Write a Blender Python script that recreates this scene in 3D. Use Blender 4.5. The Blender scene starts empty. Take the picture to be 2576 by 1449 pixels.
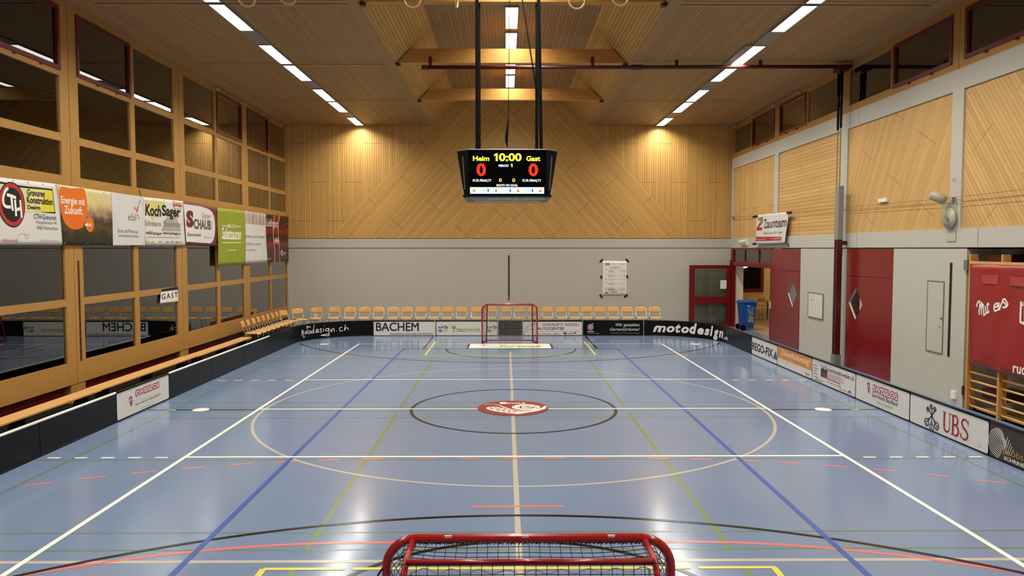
import bpy, bmesh, math, random
from mathutils import Vector, Matrix
random.seed(7)
SC = bpy.context.scene
COL = SC.collection
# ---------------------------------------------------------------- camera
cam_d = bpy.data.cameras.new('camera'); cam = bpy.data.objects.new('camera', cam_d); COL.objects.link(cam)
cam_d.sensor_fit = 'HORIZONTAL'; cam_d.sensor_width = 36.0
cam_d.lens = 1884.62 / 2576 * 36.0
cam_d.clip_start = 0.05; cam_d.clip_end = 200
CR = Vector((0.99997, -0.00785, -0.00012)); CU = Vector((0.00053, 0.05275, 0.99861)); CF = Vector((0.00783, 0.99858, -0.05275))
cam.matrix_world = Matrix(((CR.x, CU.x, -CF.x, -0.1292), (CR.y, CU.y, -CF.y, -13.0663), (CR.z, CU.z, -CF.z, 2.8219), (0, 0, 0, 1)))
SC.camera = cam
# ---------------------------------------------------------------- world, exposure
wd = bpy.data.worlds.new('night'); SC.world = wd; wd.use_nodes = True
wd.node_tree.nodes['Background'].inputs[0].default_value = (0.004, 0.005, 0.008, 1)
wd.node_tree.nodes['Background'].inputs[1].default_value = 1.0
SC.view_settings.view_transform = 'Standard'; SC.view_settings.look = 'None'
SC.view_settings.exposure = 0.0; SC.view_settings.gamma = 1.0
SC.view_settings.use_curve_mapping = False
LAMP_W = 71.0          # watts of each ceiling lamp
LAMP_COL = (1.0, 0.945, 0.84)
# ---------------------------------------------------------------- helpers
def lin(h):
    h = h.lstrip('#'); c = [int(h[i:i + 2], 16) / 255 for i in (0, 2, 4)]
    return tuple((x / 12.92 if x <= .04045 else ((x + .055) / 1.055) ** 2.4) for x in c) + (1,)
MATS = {}
def mat(name, col='#808080', rough=.5, metal=0, spec=.5, emit=None, estr=1, noise=0, nscale=8, coat=0, bump=0):
    if name in MATS: return MATS[name]
    m = bpy.data.materials.new(name); m.use_nodes = True; nt = m.node_tree; b = nt.nodes['Principled BSDF']
    c = lin(col) if isinstance(col, str) else col
    b.inputs['Base Color'].default_value = c; b.inputs['Roughness'].default_value = rough
    b.inputs['Metallic'].default_value = metal; b.inputs['Specular IOR Level'].default_value = spec
    b.inputs['Coat Weight'].default_value = coat
    if emit:
        b.inputs['Emission Color'].default_value = lin(emit) if isinstance(emit, str) else emit
        b.inputs['Emission Strength'].default_value = estr
    if noise or bump:
        geo = nt.nodes.new('ShaderNodeNewGeometry'); nz = nt.nodes.new('ShaderNodeTexNoise')
        nz.inputs['Scale'].default_value = nscale; nz.inputs['Detail'].default_value = 4
        nt.links.new(geo.outputs['Position'], nz.inputs['Vector'])
        if noise:
            mx = nt.nodes.new('ShaderNodeMix'); mx.data_type = 'RGBA'
            mx.inputs[6].default_value = tuple(x * (1 - noise) for x in c[:3]) + (1,)
            mx.inputs[7].default_value = tuple(min(1, x * (1 + noise)) for x in c[:3]) + (1,)
            nt.links.new(nz.outputs['Fac'], mx.inputs[0]); nt.links.new(mx.outputs[2], b.inputs['Base Color'])
        if bump:
            bp = nt.nodes.new('ShaderNodeBump'); bp.inputs['Strength'].default_value = bump; bp.inputs['Distance'].default_value = .01
            nt.links.new(nz.outputs['Fac'], bp.inputs['Height']); nt.links.new(bp.outputs[0], b.inputs['Normal'])
    MATS[name] = m; return m
class G:
    """tiny node graph helper"""
    def __init__(s, m): s.nt = m.node_tree
    def math(s, op, a, b=None):
        n = s.nt.nodes.new('ShaderNodeMath'); n.operation = op
        for i, v in enumerate((a, b)):
            if v is None: continue
            if isinstance(v, (int, float)): n.inputs[i].default_value = v
            else: s.nt.links.new(v, n.inputs[i])
        return n.outputs[0]
    def dot(s, v, d):
        n = s.nt.nodes.new('ShaderNodeVectorMath'); n.operation = 'DOT_PRODUCT'
        s.nt.links.new(v, n.inputs[0]); n.inputs[1].default_value = d; return n.outputs['Value']
    def mix(s, f, a, b):
        n = s.nt.nodes.new('ShaderNodeMix'); n.data_type = 'RGBA'
        for k, v in ((0, f), (6, a), (7, b)):
            if isinstance(v, (int, float, tuple)): n.inputs[k].default_value = v
            else: s.nt.links.new(v, n.inputs[k])
        return n.outputs[2]
def wood(name, col, across, along, pitch=0, L=2.76, grp=8, phase=0, sphase=0, rough=.45, dark='#55381a', gw=.1, var=.1, grain=.18):
    """wood with grain along a direction; with pitch > 0 it is a boarding of slats with open joints"""
    if name in MATS: return MATS[name]
    m = bpy.data.materials.new(name); m.use_nodes = True; nt = m.node_tree; b = nt.nodes['Principled BSDF']; g = G(m)
    b.inputs['Roughness'].default_value = rough; b.inputs['Specular IOR Level'].default_value = .35
    P = nt.nodes.new('ShaderNodeNewGeometry').outputs['Position']
    u0 = g.dot(P, across); v = g.dot(P, along)
    third = Vector(across).cross(Vector(along)); w0 = g.dot(P, tuple(third))
    cx = nt.nodes.new('ShaderNodeCombineXYZ')
    nt.links.new(g.math('MULTIPLY', u0, 38), cx.inputs[0]); nt.links.new(g.math('MULTIPLY', v, 1.6), cx.inputs[1]); nt.links.new(g.math('MULTIPLY', w0, 38), cx.inputs[2])
    nz = nt.nodes.new('ShaderNodeTexNoise'); nz.inputs['Scale'].default_value = 1; nz.inputs['Detail'].default_value = 3
    nt.links.new(cx.outputs[0], nz.inputs['Vector'])
    c = lin(col); lo = tuple(x * (1 - grain) for x in c[:3]) + (1,); hi = tuple(min(1, x * (1 + grain)) for x in c[:3]) + (1,)
    base = g.mix(nz.outputs['Fac'], lo, hi)
    if pitch:
        u = g.math('ADD', g.math('DIVIDE', u0, pitch), phase)
        cell = g.math('FLOOR', u)
        wn = nt.nodes.new('ShaderNodeTexWhiteNoise'); wn.noise_dimensions = '1D'; nt.links.new(cell, wn.inputs['W'])
        k = g.math('ADD', g.math('MULTIPLY', wn.outputs['Value'], 2 * var), 1 - var)
        sc = nt.nodes.new('ShaderNodeVectorMath'); sc.operation = 'SCALE'; nt.links.new(base, sc.inputs[0]); nt.links.new(k, sc.inputs['Scale'])
        groove = g.math('LESS_THAN', g.math('FRACT', u), gw)
        half = g.math('MULTIPLY', g.math('FLOORED_MODULO', g.math('FLOOR', g.math('DIVIDE', u, grp)), 2.0), .5)
        seam = g.math('LESS_THAN', g.math('FRACT', g.math('ADD', g.math('ADD', g.math('DIVIDE', v, L), half), sphase)), .007 * 2 / L)
        f = g.math('MAXIMUM', groove, g.math('MULTIPLY', seam, .75))
        base = g.mix(f, sc.outputs[0], lin(dark))
    nt.links.new(base, b.inputs['Base Color'])
    MATS[name] = m; return m

class MB:
    def __init__(s): s.v = []; s.f = []; s.mi = []; s.mats = []
    def m(s, mt):
        if mt not in s.mats: s.mats.append(mt)
        return s.mats.index(mt)
    def add(s, vs, fs, mt=None):
        o = len(s.v); s.v += [tuple(x) for x in vs]; k = s.m(mt) if mt else 0
        for f in fs: s.f.append([i + o for i in f]); s.mi.append(k)
        return s
    def box(s, a, b, mt=None):
        x0, x1 = sorted((a[0], b[0])); y0, y1 = sorted((a[1], b[1])); z0, z1 = sorted((a[2], b[2]))
        return s.add([(x0, y0, z0), (x1, y0, z0), (x1, y1, z0), (x0, y1, z0), (x0, y0, z1), (x1, y0, z1), (x1, y1, z1), (x0, y1, z1)],
                     [(0, 3, 2, 1), (4, 5, 6, 7), (0, 1, 5, 4), (1, 2, 6, 5), (2, 3, 7, 6), (3, 0, 4, 7)], mt)
    def quad(s, a, b, c, d, mt=None): return s.add([a, b, c, d], [(0, 1, 2, 3)], mt)
    def hexa(s, lo, hi, mt=None):      # two rings of n points joined into a closed prism
        n = len(lo); fs = [tuple(reversed(range(n))), tuple(range(n, 2 * n))]
        fs += [(i, (i + 1) % n, n + (i + 1) % n, n + i) for i in range(n)]
        return s.add(list(lo) + list(hi), fs, mt)
    def tube(s, pts, r, n=8, mt=None, closed=False, cap=True):
        pts = [Vector(p) for p in pts]; N = len(pts); rs = r if isinstance(r, (list, tuple)) else [r] * N
        vs = []; up = None
        for i, p in enumerate(pts):
            if closed: t = pts[(i + 1) % N] - pts[i - 1]
            else: t = pts[min(i + 1, N - 1)] - pts[max(i - 1, 0)]
            t.normalize()
            if up is None:
                up = Vector((0, 0, 1)) if abs(t.z) < .9 else Vector((0, 1, 0))
            x = t.cross(up); x.normalize(); y = x.cross(t); up = y
            for k in range(n):
                a = 2 * math.pi * k / n
                vs.append(p + (x * math.cos(a) + y * math.sin(a)) * rs[i])
        fs = []
        for i in range(N if closed else N - 1):
            j = (i + 1) % N
            for k in range(n): fs.append((i * n + k, i * n + (k + 1) % n, j * n + (k + 1) % n, j * n + k))
        if cap and not closed:
            fs.append(tuple(range(n))); fs.append(tuple((N - 1) * n + k for k in reversed(range(n))))
        return s.add(vs, fs, mt)
    def lathe(s, prof, c, axis=2, n=24, mt=None):
        c = Vector(c); vs = []
        for r, h in prof:
            for k in range(n):
                a = 2 * math.pi * k / n; q = [0, 0, 0]
                q[axis] = h; q[(axis + 1) % 3] = r * math.cos(a); q[(axis + 2) % 3] = r * math.sin(a)
                vs.append(c + Vector(q))
        fs = []
        for i in range(len(prof) - 1):
            for k in range(n): fs.append((i * n + k, i * n + (k + 1) % n, (i + 1) * n + (k + 1) % n, (i + 1) * n + k))
        fs.append(tuple(reversed(range(n)))); fs.append(tuple((len(prof) - 1) * n + k for k in range(n)))
        return s.add(vs, fs, mt)
    def frame(s, plane, x, a0, b0, a1, b1, w, d, mt=None, wb=None):
        """rectangular frame in the YZ plane ('x'), XZ plane ('y'): member width w, from coordinate x to x+d"""
        wb = wb or w
        def bx(p, q, r, t):
            if plane == 'x': s.box((x, p, q), (x + d, r, t), mt)
            else: s.box((p, x, q), (r, x + d, t), mt)
        bx(a0, b0, a0 + w, b1); bx(a1 - w, b0, a1, b1); bx(a0 + w, b0, a1 - w, b0 + wb); bx(a0 + w, b1 - wb, a1 - w, b1); return s
    def build(s, name, mt=None, parent=None, smooth=False, bevel=0, **kw):
        me = bpy.data.meshes.new(name)
        off = Vector((0, 0, 0))
        q = parent
        while q is not None: off += Vector(q.location); q = q.parent
        me.from_pydata([(v[0] - off.x, v[1] - off.y, v[2] - off.z) for v in s.v], [], s.f)
        if s.mats:
            for k in s.mats: me.materials.append(k)
            me.polygons.foreach_set('material_index', s.mi)
        elif mt: me.materials.append(mt)
        bm = bmesh.new(); bm.from_mesh(me); bmesh.ops.recalc_face_normals(bm, faces=bm.faces); bm.to_mesh(me); bm.free()
        if smooth:
            me.polygons.foreach_set('use_smooth', [True] * len(me.polygons))
        o = bpy.data.objects.new(name, me); COL.objects.link(o)
        if parent is not None: o.parent = parent
        if bevel:
            md = o.modifiers.new('bevel', 'BEVEL'); md.width = bevel; md.segments = 2; md.limit_method = 'ANGLE'
        for k, v in kw.items(): o[k] = v
        return o
def tag(o, label=None, cat=None, group=None, kind=None):
    if label: o['label'] = label
    if cat: o['category'] = cat
    if group: o['group'] = group
    if kind: o['kind'] = kind
    return o
def thing(name, label, cat, loc=(0, 0, 0), group=None, kind=None):
    o = bpy.data.objects.new(name, None); COL.objects.link(o); o.location = loc; o.empty_display_size = .1
    return tag(o, label, cat, group, kind)
def struct(o, label=None, cat=None):
    return tag(o, label, cat, None, 'structure')
def copy_tree(o, parent=None):
    c = o.copy(); COL.objects.link(c)
    if parent is not None: c.parent = parent
    for ch in [x for x in o.children]: copy_tree(ch, c)
    return c
ORD = ['first', 'second', 'third', 'fourth', 'fifth', 'sixth', 'seventh', 'eighth', 'ninth', 'tenth', 'eleventh', 'twelfth', 'thirteenth', 'fourteenth',
       'fifteenth', 'sixteenth', 'seventeenth', 'eighteenth', 'nineteenth', 'twentieth', 'twenty-first', 'twenty-second', 'twenty-third', 'twenty-fourth', 'twenty-fifth', 'twenty-sixth']
_tc = {}
def text_mesh(st, bold=0.0, shear=0.0, space=1.0):
    k = (st, bold, shear, space)
    if k in _tc: return _tc[k]
    cu = bpy.data.curves.new('t', 'FONT'); cu.body = st; cu.offset = bold; cu.shear = shear; cu.space_character = space
    cu.resolution_u = 3; cu.align_x = 'LEFT'
    ob = bpy.data.objects.new('t', cu); COL.objects.link(ob)
    me = bpy.data.meshes.new_from_object(ob.evaluated_get(bpy.context.evaluated_depsgraph_get()))
    vs = [(v.co.x, v.co.y) for v in me.vertices]; fs = [list(p.vertices) for p in me.polygons]
    bpy.data.objects.remove(ob); bpy.data.curves.remove(cu); bpy.data.meshes.remove(me)
    x0 = min(v[0] for v in vs); x1 = max(v[0] for v in vs); y0 = min(v[1] for v in vs); y1 = max(v[1] for v in vs)
    _tc[k] = ([((a - x0) / (x1 - x0), (b - y0) / (y1 - y0)) for a, b in vs], fs); return _tc[k]
class Sign:
    """printed artwork on a surface: map3(u, v, n) gives the world point n metres above the sheet"""
    def __init__(s, map3, step=.0012, fine=0, merge=False): s.map = map3; s.g = MB(); s.t = MB(); s.n = .003; s.step = step; s.fine = fine; s.merge = merge; s.tt = []
    def _n(s): s.n += s.step / 10; return s.n
    def poly(s, pts, mt, t=False):
        n = s._n(); vs, fs = s.cut(pts, [tuple(range(len(pts)))]); (s.t if t else s.g).add([s.map(a, b, n) for a, b in vs], fs, mt); return s
    def cut(s, vs, fs):
        if not s.fine: return vs, fs
        bm = bmesh.new(); bv = [bm.verts.new((a, b, 0)) for a, b in vs]
        for f in fs:
            try: bm.faces.new([bv[i] for i in f])
            except ValueError: pass
        bmesh.ops.triangulate(bm, faces=bm.faces[:])
        for _ in range(6):
            e = [x for x in bm.edges if x.calc_length() > s.fine]
            if not e: break
            bmesh.ops.subdivide_edges(bm, edges=e, cuts=1); bmesh.ops.triangulate(bm, faces=[f for f in bm.faces if len(f.verts) > 3])
        bm.verts.index_update(); out = [(v.co.x, v.co.y) for v in bm.verts], [tuple(v.index for v in f.verts) for f in bm.faces]; bm.free(); return out
    def rect(s, u0, v0, u1, v1, mt, nu=6, nv=3, t=False):
        n = s._n(); vs = [s.map(u0 + (u1 - u0) * i / nu, v0 + (v1 - v0) * j / nv, n) for j in range(nv + 1) for i in range(nu + 1)]
        fs = [(j * (nu + 1) + i, j * (nu + 1) + i + 1, (j + 1) * (nu + 1) + i + 1, (j + 1) * (nu + 1) + i) for j in range(nv) for i in range(nu)]
        (s.t if t else s.g).add(vs, fs, mt); return s
    def ell(s, u0, v0, u1, v1, mt, k=40):
        n = s._n(); cu, cv, ru, rv = (u0 + u1) / 2, (v0 + v1) / 2, (u1 - u0) / 2, (v1 - v0) / 2
        vs = [s.map(cu, cv, n)]; nr = max(2, int(max(ru, rv) / s.fine)) if s.fine else 2
        for r in [(i + 1) / nr for i in range(nr)]:
            vs += [s.map(cu + ru * r * math.cos(2 * math.pi * i / k), cv + rv * r * math.sin(2 * math.pi * i / k), n) for i in range(k)]
        fs = [(0, 1 + i, 1 + (i + 1) % k) for i in range(k)] + [(1 + q * k + i, 1 + (q + 1) * k + i, 1 + (q + 1) * k + (i + 1) % k, 1 + q * k + (i + 1) % k) for q in range(nr - 1) for i in range(k)]
        s.g.add(vs, fs, mt); return s
    def stroke(s, pts, w, mt, t=False, closed=False):
        if s.fine and not closed and not isinstance(w, (list, tuple)):
            q = [pts[0]]
            for a, b in zip(pts, pts[1:]):
                k = max(1, int(math.hypot(b[0] - a[0], b[1] - a[1]) / s.fine)); q += [(a[0] + (b[0] - a[0]) * j / k, a[1] + (b[1] - a[1]) * j / k) for j in range(1, k + 1)]
            pts = q
        n = s._n(); N = len(pts); vs = []
        ws = w if isinstance(w, (list, tuple)) else [w] * N
        for i, (a, b) in enumerate(pts):
            if closed: p, q = pts[i - 1], pts[(i + 1) % N]
            else: p, q = pts[max(i - 1, 0)], pts[min(i + 1, N - 1)]
            d = Vector((q[0] - p[0], q[1] - p[1]));
            if d.length < 1e-9: d = Vector((1, 0))
            d.normalize()
            vs.append(s.map(a - d.y * ws[i] / 2, b + d.x * ws[i] / 2, n)); vs.append(s.map(a + d.y * ws[i] / 2, b - d.x * ws[i] / 2, n))
        fs = [(2 * i, 2 * i + 1, 2 * ((i + 1) % N) + 1, 2 * ((i + 1) % N)) for i in range(N if closed else N - 1)]
        (s.t if t else s.g).add(vs, fs, mt); return s
    def text(s, st, u0, v0, u1, v1, mt, bold=0.0, shear=0.0, space=1.0, tilt=0.0, fat=0):
        """lettering stretched into the box; tilt = rise of the baseline across the box"""
        if fat:
            K_ = 10
            for i in range(K_):
                du, dv = fat * math.cos(2 * math.pi * i / K_), fat * math.sin(2 * math.pi * i / K_)
                s.text(st, u0 + du, v0 + dv, u1 + du, v1 + dv, mt, bold, shear, space, tilt)
                if i and not s.merge: a = s.tt.pop(); s.tt[-1].add(a.v, a.f, mt)
            return s
        n = s._n(); vs, fs = text_mesh(st, bold, shear, space)
        vs, fs = s.cut([(u0 + (u1 - u0) * a, v0 + (v1 - v0) * b + tilt * a) for a, b in vs], fs)
        if s.merge: m = s.t
        else: m = MB(); s.tt.append(m)
        m.add([s.map(a, b, n) for a, b in vs], fs, mt); return s
    def one(s, u0, v0, u1, v1, mt):
        w = u1 - u0; h = v1 - v0
        m = MB(); n = s._n(); vs = [(u0 + .45 * w, v0), (u1, v0), (u1, v1), (u0 + .6 * w, v1), (u0, v0 + .84 * h), (u0, v0 + .66 * h), (u0 + .45 * w, v0 + .74 * h)]
        m.add([s.map(a, b, n) for a, b in vs], [(0, 1, 2, 3, 6), (3, 4, 5, 6)], mt); s.tt.append(m); return s
    def build(s, parent, gname='printed_graphic', tname='lettering'):
        if s.g.f: s.g.build(gname, None, parent)
        for m in [s.t] + s.tt:
            if m.f: m.build(tname, None, parent)
def spline(pts, k=8):
    """Catmull-Rom through 2D points"""
    P = [pts[0]] + list(pts) + [pts[-1]]; out = []
    for i in range(1, len(P) - 2):
        for j in range(k):
            t = j / k; q = []
            for a in range(len(pts[0])):
                p0, p1, p2, p3 = P[i - 1][a], P[i][a], P[i + 1][a], P[i + 2][a]
                q.append(.5 * (2 * p1 + (p2 - p0) * t + (2 * p0 - 5 * p1 + 4 * p2 - p3) * t * t + (3 * p1 - p0 - 3 * p2 + p3) * t ** 3))
            out.append(tuple(q))
    out.append(tuple(pts[-1])); return out
def pairs(*a): return [(a[i], a[i + 1]) for i in range(0, len(a), 2)]
# ---------------------------------------------------------------- materials
R2 = math.sqrt(.5)
W_FRAME = '#ae8244'
FRAME_V = wood('frame_wood_upright', W_FRAME, (0, 1, 0), (0, 0, 1))
FRAME_H = wood('frame_wood_rail', W_FRAME, (0, 0, 1), (0, 1, 0))
SLAT_C = '#cb9e58'
CEIL_M = wood('ceiling_boarding', '#a07c4e', (1, 0, 0), (0, 1, 0), pitch=.08, L=4.5, rough=.55, gw=.12, dark='#6e4c2a')
CEIL_P = wood('ceiling_plain_board', '#a07c4e', (1, 0, 0), (0, 1, 0), rough=.55)
SLOPE_L = wood('slope_boarding_window_side', SLAT_C, (.715, 0, .699), (0, 1, 0), pitch=.08, L=4.5, gw=.11, dark='#63421f')
SLOPE_R = wood('slope_boarding_door_side', SLAT_C, (.715, 0, -.699), (0, 1, 0), pitch=.08, L=4.5, gw=.11, dark='#63421f')
BEAM_M = wood('beam_wood', '#c08a45', (0, .3, .95), (1, 0, 0), grain=.35)
END_V = wood('end_wall_upright_slats', SLAT_C, (1, 0, 0), (0, 0, 1), pitch=.0815, L=2.76, grp=8, phase=.5, sphase=.62)
da = (0.673, 0, 0.740); db = (-0.673, 0, 0.740)
END_L = wood('end_wall_diagonal_rising', SLAT_C, (-.740, 0, .673), da, pitch=.0815, L=2.76, grp=8)
END_R = wood('end_wall_diagonal_falling', SLAT_C, (.740, 0, .673), db, pitch=.0815, L=2.76, grp=8)
PAN_V = wood('side_panel_upright_slats', '#d0a86b', (0, 1, 0), (0, 0, 1), pitch=.0815, gw=.04, dark='#8a6534')
PAN_H = wood('side_panel_level_slats', '#d0a86b', (0, 0, 1), (0, 1, 0), pitch=.1, L=2.6, gw=.075, dark='#7d5a2c')
PAN_A = wood('side_panel_slats_rising', '#d0a86b', (0, .875, .485), (0, -.485, .875), pitch=.085, gw=.075, L=2.4, dark='#8f6633')
PAN_B = wood('side_panel_slats_falling', '#d0a86b', (0, .788, -.616), (0, .616, .788), pitch=.085, gw=.075, L=2.4, dark='#8f6633')
GREY = mat('painted_concrete', '#bdb9ab', .75, noise=.03, nscale=3)
GREY_D = mat('painted_concrete_shadow_joint', '#55534c', .8)
RED = mat('red_door_paint', '#7d1a18', .22, noise=.04, nscale=2, spec=.5)
RED_D = mat('dark_red_steel', '#4c0d10', .4)
RED_S = mat('red_window_sash', '#601315', .3)
BLACK = mat('black_plastic', '#09090b', .3, spec=.22)
BLACK_M = mat('black_matt', '#0b0b0c', .7)
WHITE = mat('white_print', '#ece9e2', .45)
WHITE_T = mat('white_tape', '#f4f2e8', .5)
CHROME = mat('chromed_steel', '#cfcfd0', .22, metal=1)
STEEL = mat('grey_steel', '#8d8f90', .45, metal=.6)
STEEL_G = mat('grey_paint', '#77776f', .5)
PLY = wood('beech_plywood', '#d9a45c', (1, 0, 0), (0, 0, 1), grain=.12, rough=.35)
PLY2 = wood('beech_seat_plywood', '#dfb06c', (1, 0, 0), (0, 1, 0), grain=.12, rough=.35)
BENCH_M = wood('bench_wood', '#d9a866', (1, 0, 0), (0, 1, 0), grain=.12, rough=.4)
OAK_Z = wood('wall_bar_upright_wood', '#c8924e', (0, 1, 0), (0, 0, 1), grain=.15)
OAK_Y = wood('wall_bar_rung_wood', '#d9a866', (0, 0, 1), (0, 1, 0), grain=.12)
GOAL_RED = mat('goal_red_paint', '#a8141a', .25, coat=.3)
NETB = mat('black_net_cord', '#0d0d0e', .8)
NETW = mat('white_net_cord', '#d8d4cc', .8)
def glass(name, k=1.8, tint=(.8, .82, .8, 1), rough=0.0):
    m = bpy.data.materials.new(name); m.use_nodes = True; nt = m.node_tree; nt.nodes.clear(); g = G(m)
    out = nt.nodes.new('ShaderNodeOutputMaterial'); mx = nt.nodes.new('ShaderNodeMixShader'); tr = nt.nodes.new('ShaderNodeBsdfTransparent'); gl = nt.nodes.new('ShaderNodeBsdfGlossy')
    tr.inputs[0].default_value = tint; gl.inputs['Roughness'].default_value = rough; gl.inputs[0].default_value = (1, 1, 1, 1)
    fr = nt.nodes.new('ShaderNodeFresnel'); fr.inputs[0].default_value = 1.5
    nt.links.new(g.math('MINIMUM', g.math('MULTIPLY', fr.outputs[0], k), 1.0), mx.inputs[0])
    nt.links.new(tr.outputs[0], mx.inputs[1]); nt.links.new(gl.outputs[0], mx.inputs[2]); nt.links.new(mx.outputs[0], out.inputs[0])
    MATS[name] = m; return m
GLASS = glass('window_glass', 2.15)
DGLASS = glass('door_glass', 1.6, (.86, .9, .87, 1))
# floor: sealed blue-grey sports floor
FLOOR = bpy.data.materials.new('sports_floor'); FLOOR.use_nodes = True
_b = FLOOR.node_tree.nodes['Principled BSDF']; _g = G(FLOOR)
_P = FLOOR.node_tree.nodes.new('ShaderNodeNewGeometry').outputs['Position']
_n = FLOOR.node_tree.nodes.new('ShaderNodeTexNoise'); _n.inputs['Scale'].default_value = .9; _n.inputs['Detail'].default_value = 3
FLOOR.node_tree.links.new(_P, _n.inputs['Vector'])
FLOOR.node_tree.links.new(_g.mix(_n.outputs['Fac'], lin('#7084a4'), lin('#798ca9')), _b.inputs['Base Color'])
_n2 = FLOOR.node_tree.nodes.new('ShaderNodeTexNoise'); _n2.inputs['Scale'].default_value = 2.5; _n2.inputs['Detail'].default_value = 5
FLOOR.node_tree.links.new(_P, _n2.inputs['Vector'])
FLOOR.node_tree.links.new(_g.math('ADD', _g.math('MULTIPLY', _n2.outputs['Fac'], .05), .125), _b.inputs['Roughness'])
_b.inputs['Specular IOR Level'].default_value = .5
def ink(h, rough=.45): return mat('ink_' + h.strip('#'), h, rough)
def paint(h): return mat('floor_paint_' + h.strip('#'), h, .2)
# ================================================================= THE ROOM
YB, YE = -14.0, 14.0
ZC, ZT = 7.22, 8.06            # flat ceiling, raised channel
XA, XB = -2.77, 2.79           # lower edges of the channel
XC, XD = -1.91, 1.94           # upper edges
floor = MB(); floor.box((-8.3, YB - .2, -.12), (8.0, YE + .2, 0)); floor = struct(floor.build('floor', FLOOR), 'blue-grey sealed sports floor with painted court lines')
# ---- ceiling
m = MB()
m.box((-8.2, YB, ZC), (XA, YE, ZC + .1), CEIL_M); m.box((XB, YB, ZC), (8.2, YE, ZC + .1), CEIL_M); m.box((XC, YB, ZT), (XD, YE, ZT + .1), CEIL_M)
m.hexa([(XA, YB, ZC), (XC, YB, ZT), (XC - .07, YB, ZT + .1), (XA - .1, YB, ZC + .1)], [(XA, YE, ZC), (XC, YE, ZT), (XC - .07, YE, ZT + .1), (XA - .1, YE, ZC + .1)], SLOPE_L)
m.hexa([(XB, YB, ZC), (XD, YB, ZT), (XD + .07, YB, ZT + .1), (XB + .1, YB, ZC + .1)], [(XB, YE, ZC), (XD, YE, ZT), (XD + .07, YE, ZT + .1), (XB + .1, YE, ZC + .1)], SLOPE_R)
ceiling = struct(m.build('ceiling'), 'slatted wooden ceiling with a raised channel along the middle')
BEAM_Y = [-12.6, -8.15, -3.75, .68, 5.1, 9.55]
JOINT = mat('dark_joint', '#241608', .8)
m = MB()
for y in BEAM_Y:
    for x0, x1 in ((-7.55, XA - .08), (XB + .08, 7.55)):
        m.box((x0, y - .02, ZC - .004), (x1, y + .02, ZC + .01), JOINT)
m.build('shadow_joint', None, ceiling)
m = MB()
for y in BEAM_Y + [YE - .02]:
    for x0, x1 in ((-7.55, XA - .02), (XB + .02, 7.55)):
        if y < 13: m.box((x0, y - .17, ZC - .006), (x1, y - .022, ZC + .01)); m.box((x0, y + .022, ZC - .006), (x1, y + .17, ZC + .01))
m.box((-8.0, YB, ZC - .012), (-7.52, YE, ZC + .01)); m.box((7.55, YB, ZC - .012), (8.0, YE, ZC + .01))
m.box((XA - .22, YB, ZC - .008), (XA + .004, YE, ZC + .01)); m.box((XB - .004, YB, ZC - .008), (XB + .22, YE, ZC + .01))
m.build('border_board', CEIL_P, ceiling)
# ---- roof beams across the channel
for i, y in enumerate(BEAM_Y):
    m = MB(); zt = ZC + .34
    a = .34 * (XC - XA) / (ZT - ZC)
    m.hexa([(XA + .09, y - .09, ZC + .01), (XB - .09, y - .09, ZC + .01), (XB - .03 - a, y - .09, zt), (XA + .03 + a, y - .09, zt)],
           [(XA + .09, y + .09, ZC + .01), (XB - .09, y + .09, ZC + .01), (XB - .03 - a, y + .09, zt), (XA + .03 + a, y + .09, zt)])
    lab = {5: 'wooden roof beam nearest the far end wall, above the scoreboard', 4: 'wooden roof beam just behind the dark red pipe',
           3: 'wooden roof beam cut by the top of the picture above the gym rings'}.get(i, '%s wooden roof beam behind the camera' % ORD[2 - i])
    t = thing('roof_beam', lab, 'beam', (0, y, ZC), 'roof beams across the ceiling channel')
    m.build('beam_body', BEAM_M, t)
    for x in (XA + .07, XB - .07):
        MB().box((x - .05, y - .06, ZC - .045), (x + .05, y + .06, ZC + .02)).build('end_bracket', RED_D, t)
# ---- end wall
m = MB(); Y0 = YE
m.box((-8.2, Y0, -.1), (8.2, Y0 + .2, 2.82), GREY); m.box((-8.2, Y0 + .02, 2.82), (8.2, Y0 + .2, 2.845), GREY_D); m.box((-8.2, Y0, 2.845), (8.2, Y0 + .2, 3.17), GREY)
m.box((-8.2, Y0 + .03, 3.17), (8.2, Y0 + .2, 3.2), GREY_D)
sx = 4.04 / 3.68
xl, xr = -6.45, 6.47
yy = Y0 + .01
m.add([(-8.2, yy, 3.19), (xl, yy, 3.19), (XA, yy, ZC), (-8.2, yy, ZC)], [(0, 1, 2, 3)], END_V)
m.add([(8.2, yy, 3.19), (xr, yy, 3.19), (XB, yy, ZC), (8.2, yy, ZC)], [(3, 2, 1, 0)], END_V)
m.add([(xl, yy, 3.19), (0, yy, 3.19), (0, yy, ZT + .1), (XA + .95 / sx, yy, ZC + .95), (XA, yy, ZC)], [(0, 1, 2, 3, 4)], END_L)
m.add([(xr, yy, 3.19), (0, yy, 3.19), (0, yy, ZT + .1), (XB - .95 / sx, yy, ZC + .95), (XB, yy, ZC)], [(4, 3, 2, 1, 0)], END_R)
m.box((-8.2, Y0 + .05, 3.2), (8.2, Y0 + .2, ZT + .2), GREY_D)
wall_back = struct(m.build('wall_back'), 'far end wall, grey below and chevron wooden slats above')
m = MB(); m.box((-8.2, YB - .2, 0), (8.2, YB, 3.2), GREY); m.box((-8.2, YB - .2, 3.2), (8.2, YB, ZT + .2), PAN_V)
struct(m.build('wall_front'), 'end wall behind the camera')
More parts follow.
